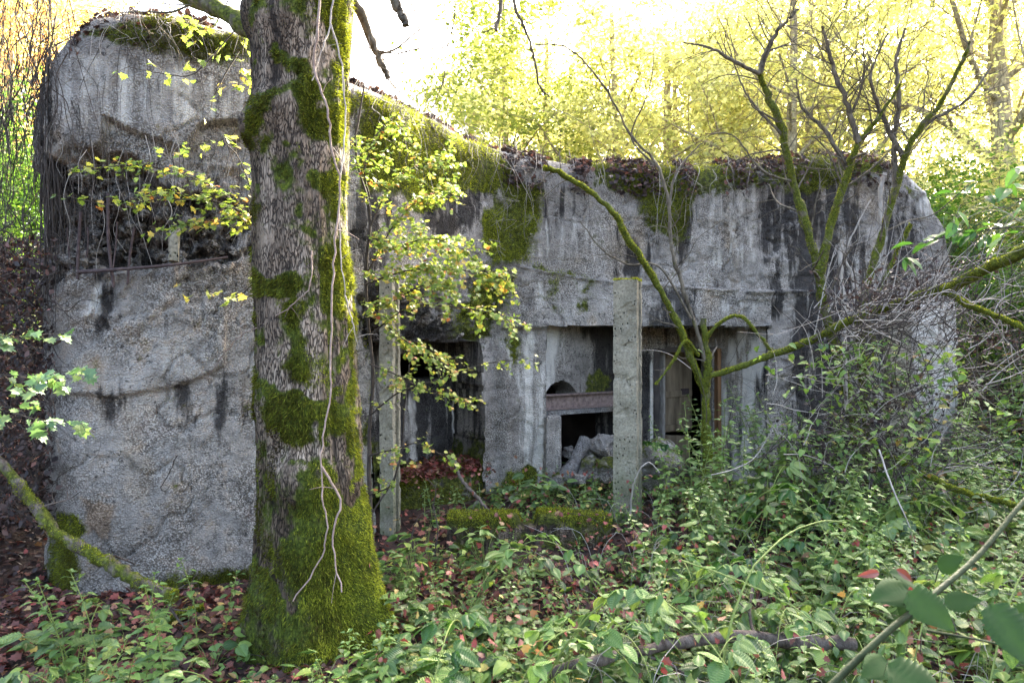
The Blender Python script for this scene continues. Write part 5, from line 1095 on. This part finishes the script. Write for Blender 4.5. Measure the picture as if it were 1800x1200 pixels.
def herb(seed, label, leaf, n=14, H=.16, ls=.06, tpl=LF_OVAL, name='ground_herb'):
    global rng
    keep_ = rng; rng = np.random.default_rng(seed); r = empty(name, (0, 0, 0), label, 'herb', 'low leafy herbs on the ground'); a_ = MB(); b_ = MB(); pos = []; fw = []
    for k in range(n):
        a0 = R(0, 6.28); d_ = np.array([math.cos(a0), math.sin(a0), 0]); h = H*R(.3, 1.1); p1 = d_*R(.03, .16)+[0, 0, h]; tube(a_, [d_*.005, p1*[.5, .5, .75], p1], .0016, .001, n=5, sides=3, cap=False)
        for q in range(int(R(1, 4))): pos.append(p1); fw.append(d_+rng.normal(0, .6, 3)*[1, 1, .3])
    pos = np.array(pos); m_ = len(pos); leaves(b_, tpl, pos, np.array(fw), rng.normal(0, .3, (m_, 3))+[0, 0, 1.], ls*R(.6, 1.2, m_)); a_.build('stem', M_STEM, r, smooth=True); b_.build('leaves', leaf, r); rng = keep_; return r
LN = 'stinging nettle stalk with paired toothed green leaves in the undergrowth before the bunker'
LH = 'small low herb with rounded green leaves among the fallen leaves'
LB = 'arching green bramble cane with three part toothed leaves in the undergrowth'
GN = 'nettles growing before the bunker'
nets = [nettle(200+k, H, mt, label=LN, group=GN, ls=l_) for k, (H, mt, l_) in enumerate([(.85, M_NET, .075), (.7, M_NET, .07), (.6, M_NETB, .075), (.45, M_NET, .06), (.35, M_NETB, .055), (.9, M_NETB, .07)])]
brs = [bramble(300+k, L, mt, LB) for k, (L, mt) in enumerate([(.9, M_NETB), (1.2, M_NET), (.7, M_NETB), (1.0, M_DKL)])]
hbs = [herb(404, LH, M_NETB, 7, .2, .11, LF_PLEAT), herb(405, LH, M_NET, 9, .26, .085, LF_PLEAT), herb(400, LH, M_NETB, 16, .15, .06), herb(401, LH, M_NET, 14, .2, .055, LF_NET), herb(402, LH, M_NETB, 12, .12, .05, LF_BR), herb(403, LH, M_NET, 20, .24, .05)]
used = set()
def place_words(u, y):
    if u < 430: return 'in the patch at the lower left corner' if y < 3.35 else 'on the red leaves left of the big trunk'
    if u < 790: return 'at the foot of the big mossy trunk' if y < 3.4 else 'between the big trunk and the low wall'
    col = ('before the low mossy wall' if u < 930 else 'before the low wall right half' if u < 1080 else 'below the tall concrete post' if u < 1220 else 'right of the tall post' if u < 1380 else 'below the bramble tangle' if u < 1560 else 'near the right edge' if u < 1700 else 'at the far right edge')
    if y > 5.3: return ('behind the low wall before the recess' if u < 1070 else 'before the dark doorway' if u < 1270 else 'along the dark stained right wall' if u < 1600 else 'high on the right hand slope')
    return col+(', nearest row' if y < 3.0 else ', second row' if y < 3.7 else ', middle row' if y < 4.4 else ', back row')
KIND = {}
for o_, w_ in zip(nets, ('tall bright nettle', 'upright bright nettle', 'medium bluish green nettle', 'short bright nettle', 'small bluish green nettle', 'tallest dark nettle')): KIND[o_.name] = w_
for o_, w_ in zip(brs, ('arching bluish bramble cane', 'long bright bramble cane', 'short bluish bramble cane', 'dark leaved bramble cane')): KIND[o_.name] = w_
for o_, w_ in zip(hbs, ('broad leaved bluish herb', 'broad leaved bright herb', 'round leaved bluish herb', 'narrow leaved bright herb', 'toothed leaved low herb', 'tall round leaved bright herb')): KIND[o_.name] = w_
def put(o, x, y, rz=None, sc=1., label=None, tilt=.12):
    c = o if o.name not in used else copy_tree(o)
    used.add(o.name); c.location = (x, y, float(ghs(x, y)[0])-.01); c.rotation_euler = (R(-tilt, tilt), R(-tilt, tilt), R(0, 6.28) if rz is None else rz); c.scale = (sc,)*3
    k = c.name.split('.')[0]; u = 900+x/y*1200; tn = KIND[o.name]
    c['label'] = label or (tn+' '+place_words(u, y)); return c
def free(u, y): return y < np.interp(u, UK, DK)-.15
def scatter(protos, n, u0, u1, y0, y1, s0, s1, wts=None, hmax=None):
    k = 0; tries = 0
    while k < n and tries < n*20:
        tries += 1; y = y0+(y1-y0)*R()**.8; u = R(u0, u1); x = (u-900)/1200*y
        if not free(u, y) or (math.hypot(x+1.02, y-TD) < .48) or (4.7 < y < 5.4 and 780 < u < 1080): continue
        put(protos[int(R(0, len(protos)))], x, y, sc=R(s0, s1)); k += 1
scatter([nets[0], nets[5], nets[1]], 24, 1210, 1520, 4.9, 6.0, 1.0, 1.3)
# tall stand in front of the doorway and the right wall
scatter([nets[0], nets[1], nets[5], nets[2]], 50, 1150, 1560, 3.4, 6.2, .75, 1.05)
scatter([nets[1], nets[2], nets[3]], 50, 1090, 1800, 2.5, 4.2, .65, 1.0)
scatter([nets[0], nets[1], nets[5]], 34, 1560, 1900, 4.2, 8.0, .8, 1.2)
scatter([nets[3], nets[4], nets[2]], 40, 740, 1120, 2.9, 4.0, .5, .8)
scatter([nets[4], nets[3]], 8, 740, 1120, 4.0, 4.6, .4, .6)
scatter([nets[4], nets[3]], 46, 870, 1130, 5.35, 6.6, .45, .8)
scatter([nets[2], nets[3], nets[1]], 12, 20, 300, 2.4, 3.2, .6, 1.0)
scatter([nets[4], nets[3]], 14, 480, 780, 2.5, 3.1, .5, .8)
scatter([nets[4]], 8, 690, 860, 4.8, 5.7, .6, 1.)
scatter(brs, 34, 760, 1800, 2.5, 3.8, .6, 1.0)
scatter(brs, 22, 1180, 1800, 4.2, 6.2, .8, 1.3)
scatter([brs[0], brs[2]], 4, 20, 260, 2.4, 3.2, .6, .9)
scatter(hbs[:2], 50, 640, 1500, 2.45, 3.6, .7, 1.1)
scatter(hbs, 100, 640, 1800, 2.45, 4.6, .8, 1.5)
scatter(hbs, 60, 860, 1800, 5.2, 6.8, .9, 1.5)
scatter(hbs, 40, 1600, 1900, 4.5, 9.0, 1.2, 2.2)
scatter(hbs, 12, 0, 420, 2.45, 3.6, .7, 1.2)
scatter(hbs, 14, 450, 760, 2.5, 3.0, .7, 1.1)
for (u, y, o, s_) in ((345, 3.6, nets[3], 1.0), (395, 3.7, nets[3], .9), (330, 3.75, nets[4], .6)): put(o, (u-900)/1200*y, y, sc=s_)
from collections import defaultdict
ORD = 'first second third fourth fifth sixth seventh eighth ninth tenth eleventh twelfth thirteenth fourteenth fifteenth sixteenth seventeenth eighteenth nineteenth twentieth twenty-first twenty-second twenty-third twenty-fourth twenty-fifth'.split()
by = defaultdict(list)
for o in list(COL.objects):
    if o.parent is None and o.get('label') and o.name.split('.')[0] in ('nettle', 'bramble', 'ground_herb'): by[o['label']].append(o)
for l_, os_ in by.items():
    if len(os_) > 1:
        os_.sort(key=lambda o: o.location.x/o.location.y)
        for q, o in enumerate(os_):
            o['label'] = l_+(' leftmost' if q == 0 else ' rightmost' if q == len(os_)-1 else ' '+(ORD+['next']*40)[q]+' from left')
# creeping cover nobody could count
def cover():
    mb = MB()
    for (n, u0, u1, y0, y1, h, dn) in ((2600, 650, 1900, 2.3, 4.9, .14, 1), (9000, 860, 1900, 5.2, 7.0, .12, 1), (14000, 1480, 2000, 5.0, 12.0, .45, 1), (3500, 1100, 1900, 2.6, 6.3, .35, 1), (700, 100, 650, 2.3, 3.5, .06, 1)):
        y = R(y0, y1, n); u = R(u0, u1, n); x = (u-900)/1200*y; pn = vn(np.stack([x*1.6, y*1.6, 0*x], 1), 77); k = (pn > -.25) & ((y < np.interp(u, UK, DK)-.05) | (u > 1690)) & ~((y > 4.7) & (y < 5.35) & (u > 780) & (u < 1080)); x, y = x[k], y[k]; n = len(x)
        pos = np.stack([x, y, ghs(x, y)+h*R(.1, 1, n)**1.3], 1); leaves(mb, LF_OVAL, pos, rdir(n, .3)-[0, 0, .15], rdir(n)*.4+[0, 0, 1], R(.025, .06, n), lc=rng.random(n))
    n = 1900; q = np.stack([rng.normal(1550, 90, n), R(600, 880, n), R(4.6, 5.7, n)], 1); pos = np.stack([(q[:, 0]-900)/1200*q[:, 2], q[:, 2], 1.6-(q[:, 1]-600)/1200*q[:, 2]], 1); pos = pos[(vn(pos*3.5, 31) > .05) & (pos[:, 2] > ghs(pos[:, 0], pos[:, 1]))]
    leaves(mb, LF_NET_LO, pos, rdir(len(pos), .4)-[0, 0, .2], rdir(len(pos))*.5+[0, 0, 1], R(.035, .075, len(pos)))
    n = 1500; y = R(2.5, 6.2, n); u = R(650, 1800, n); x = (u-900)/1200*y; k = y < np.interp(u, UK, DK)-.05; x, y = x[k], y[k]; pos = np.stack([x, y, ghs(x, y)+R(.03, .45, len(x))], 1); leaves(mb, LF_MAPLE, pos, rdir(len(x)), rdir(len(x)), R(.02, .05, len(x)), m=1, wsc=.7, lc=R(.3, 1, len(x)))
    mb.build('ground_cover', [M_NET, M_LIT], kind='stuff', label='low green creeping plants covering the ground before the bunker', cat='ground cover')
    mb = MB()
    for k in range(420):
        y = R(2.4, 6.2); u = R(1000, 1800); x = (u-900)/1200*y
        if not free(u, y): continue
        p0 = np.array([x, y, float(ghs(x, y)[0])]); a_ = R(0, 6.28); L = R(.15, .5); tube(mb, [p0, p0+[math.cos(a_)*L*.3, math.sin(a_)*L*.2, L*.7], p0+[math.cos(a_)*L*.8, math.sin(a_)*L*.5, L*R(.5, 1)]], R(.0012, .003), .001, n=7, sides=3, cap=False, m=int(R() < .5))
    for k in range(500):
        y = R(2.2, 6.2); x = R(-3.4, 3.4)*y/4; p0 = np.array([x, y, float(ghs(x, y)[0])+.02]); a_ = R(0, 6.28); L = R(.08, .3); tube(mb, [p0, p0+[math.cos(a_)*L*.5, math.sin(a_)*L*.5, R(0, .05)], p0+[math.cos(a_)*L, math.sin(a_)*L, R(0, .03)]], R(.0015, .004), .001, n=5, sides=3, cap=False)
    mb.build('dry_stalks', [M_TWIG, M_PTWIG], kind='stuff', label='dry stalks and fallen twigs among the undergrowth', cat='twigs')
cover()
# the big cane close to the lens at the lower right
def cane():
    r = empty('bramble_cane', tuple(pt(1440, 1260, 1.30)), 'thick dark green bramble cane with large toothed leaves close up at the lower right', 'bramble', 'green bramble canes in the undergrowth'); a_, b_ = MB(), MB()
    tube(a_, P((1380, 1290, 1.25), (1470, 1195, 1.3), (1560, 1110, 1.35), (1640, 1045, 1.42), (1720, 975, 1.5), (1800, 880, 1.6), (1880, 800, 1.7)), .0075, .005, n=40, sides=9, lc=.5)
    tube(a_, P((1630, 1108, 1.35), (1700, 1120, 1.3), (1800, 1140, 1.3), (1880, 1150, 1.3)), .0028, .002, n=14, sides=6)
    pos, fw, up, sz = [], [], [], []
    for (x0, y0, x1, y1, D, s_, dz) in ((1595, 1040, 1665, 1088, 1.35, .135, .5), (1600, 1035, 1480, 1048, 1.4, .13, .9), (1605, 1025, 1545, 968, 1.5, .10, .9), (1600, 1045, 1590, 1130, 1.4, .09, .5), (1740, 1060, 1810, 1140, 1.15, .15, .6), (1560, 1165, 1640, 1215, 1.2, .15, .6), (1660, 1060, 1760, 1040, 1.5, .10, .8), (1560, 1160, 1500, 1195, 1.3, .10, .8), (1650, 1000, 1700, 965, 1.6, .09, .8), (1780, 1100, 1850, 1060, 1.3, .12, .8)):
        p0, p1 = pt(x0, y0, D), pt(x1, y1, D-.06); pos.append(p0); fw.append(p1-p0); up.append([R(-.1, .1), -1+dz*.3, dz]); sz.append(s_); tube(a_, [pt(x0-6, y0+22, D+.02), p0], .0018, .0014, n=4, sides=4)
    leaves(b_, LF_PLEAT, pos, np.array(fw), np.array(up), np.array(sz)*.7, lc=R(.1, .7, len(pos))); a_.build('stem', M_CANE, r, smooth=True); b_.build('leaves', M_PALE2, r, smooth=True)
    mb = MB(); leaves(mb, LF_OVAL, P((1575, 1000, 1.4), (1545, 1005, 1.42), (1600, 1030, 1.4)), P((1600, 1015, 1.4), (1510, 1012, 1.4), (1600, 1060, 1.4))-P((1575, 1000, 1.4), (1545, 1005, 1.42), (1600, 1030, 1.4)), [[0, -1, .4]]*3, .05, lc=[.45, .6, .7], wsc=.6); mb.build('withered_leaf', M_LIT, r)
M_PALE2 = leafmat('bramble_leaf', [(0, (.018, .05, .012)), (1, (.05, .10, .022))], .25, .6, .2)
M_CANE = plain('cane_bark', (.010, .018, .005), (.03, .045, .012), 20, .7)
cane()
# long pale arching canes
for (lab, rows, r_) in (('long olive cane arching from the lower edge up past the standing concrete post', [(1265, 1190, 2.6), (1290, 1080, 2.7), (1330, 990, 2.8), (1400, 930, 3.0), (1470, 915, 3.1), (1520, 940, 3.1)], .005), ('short brown cane curving beside the foot of the standing concrete post', [(1108, 905, 5.0), (1112, 860, 4.95), (1122, 830, 4.9), (1140, 812, 4.9), (1160, 830, 4.9)], .007),
    ('curly bare creeper stem rising left of the low mossy wall', [(730, 985, 4.4), (724, 940, 4.4), (738, 905, 4.4), (765, 895, 4.4)], .005), ('slim bare stem standing upright left of the low mossy wall', [(764, 970, 4.45), (770, 930, 4.45), (762, 890, 4.5), (766, 860, 4.5), (750, 840, 4.5)], .005),
    ('thin yellow green cane crossing the undergrowth at the lower right', [(1200, 985, 3.0), (1300, 1020, 2.8), (1400, 1070, 2.7), (1470, 1130, 2.6)], .0045), ('pale dry stalk slanting down right of the bramble tangle', [(1545, 790, 4.4), (1570, 860, 4.2), (1600, 930, 4.1), (1610, 990, 4.1)], .006)):
    q = P(*rows); mb = MB(); tube(mb, q, r_, r_*.5, n=24, sides=6, jit=.002, cap=False); mb.build('cane', M_STEM if 'green' in lab or 'olive' in lab else M_TWIG if 'bare' in lab else M_PTWIG, origin=q[0], smooth=True, label=lab, cat='cane', group='single canes in the undergrowth')
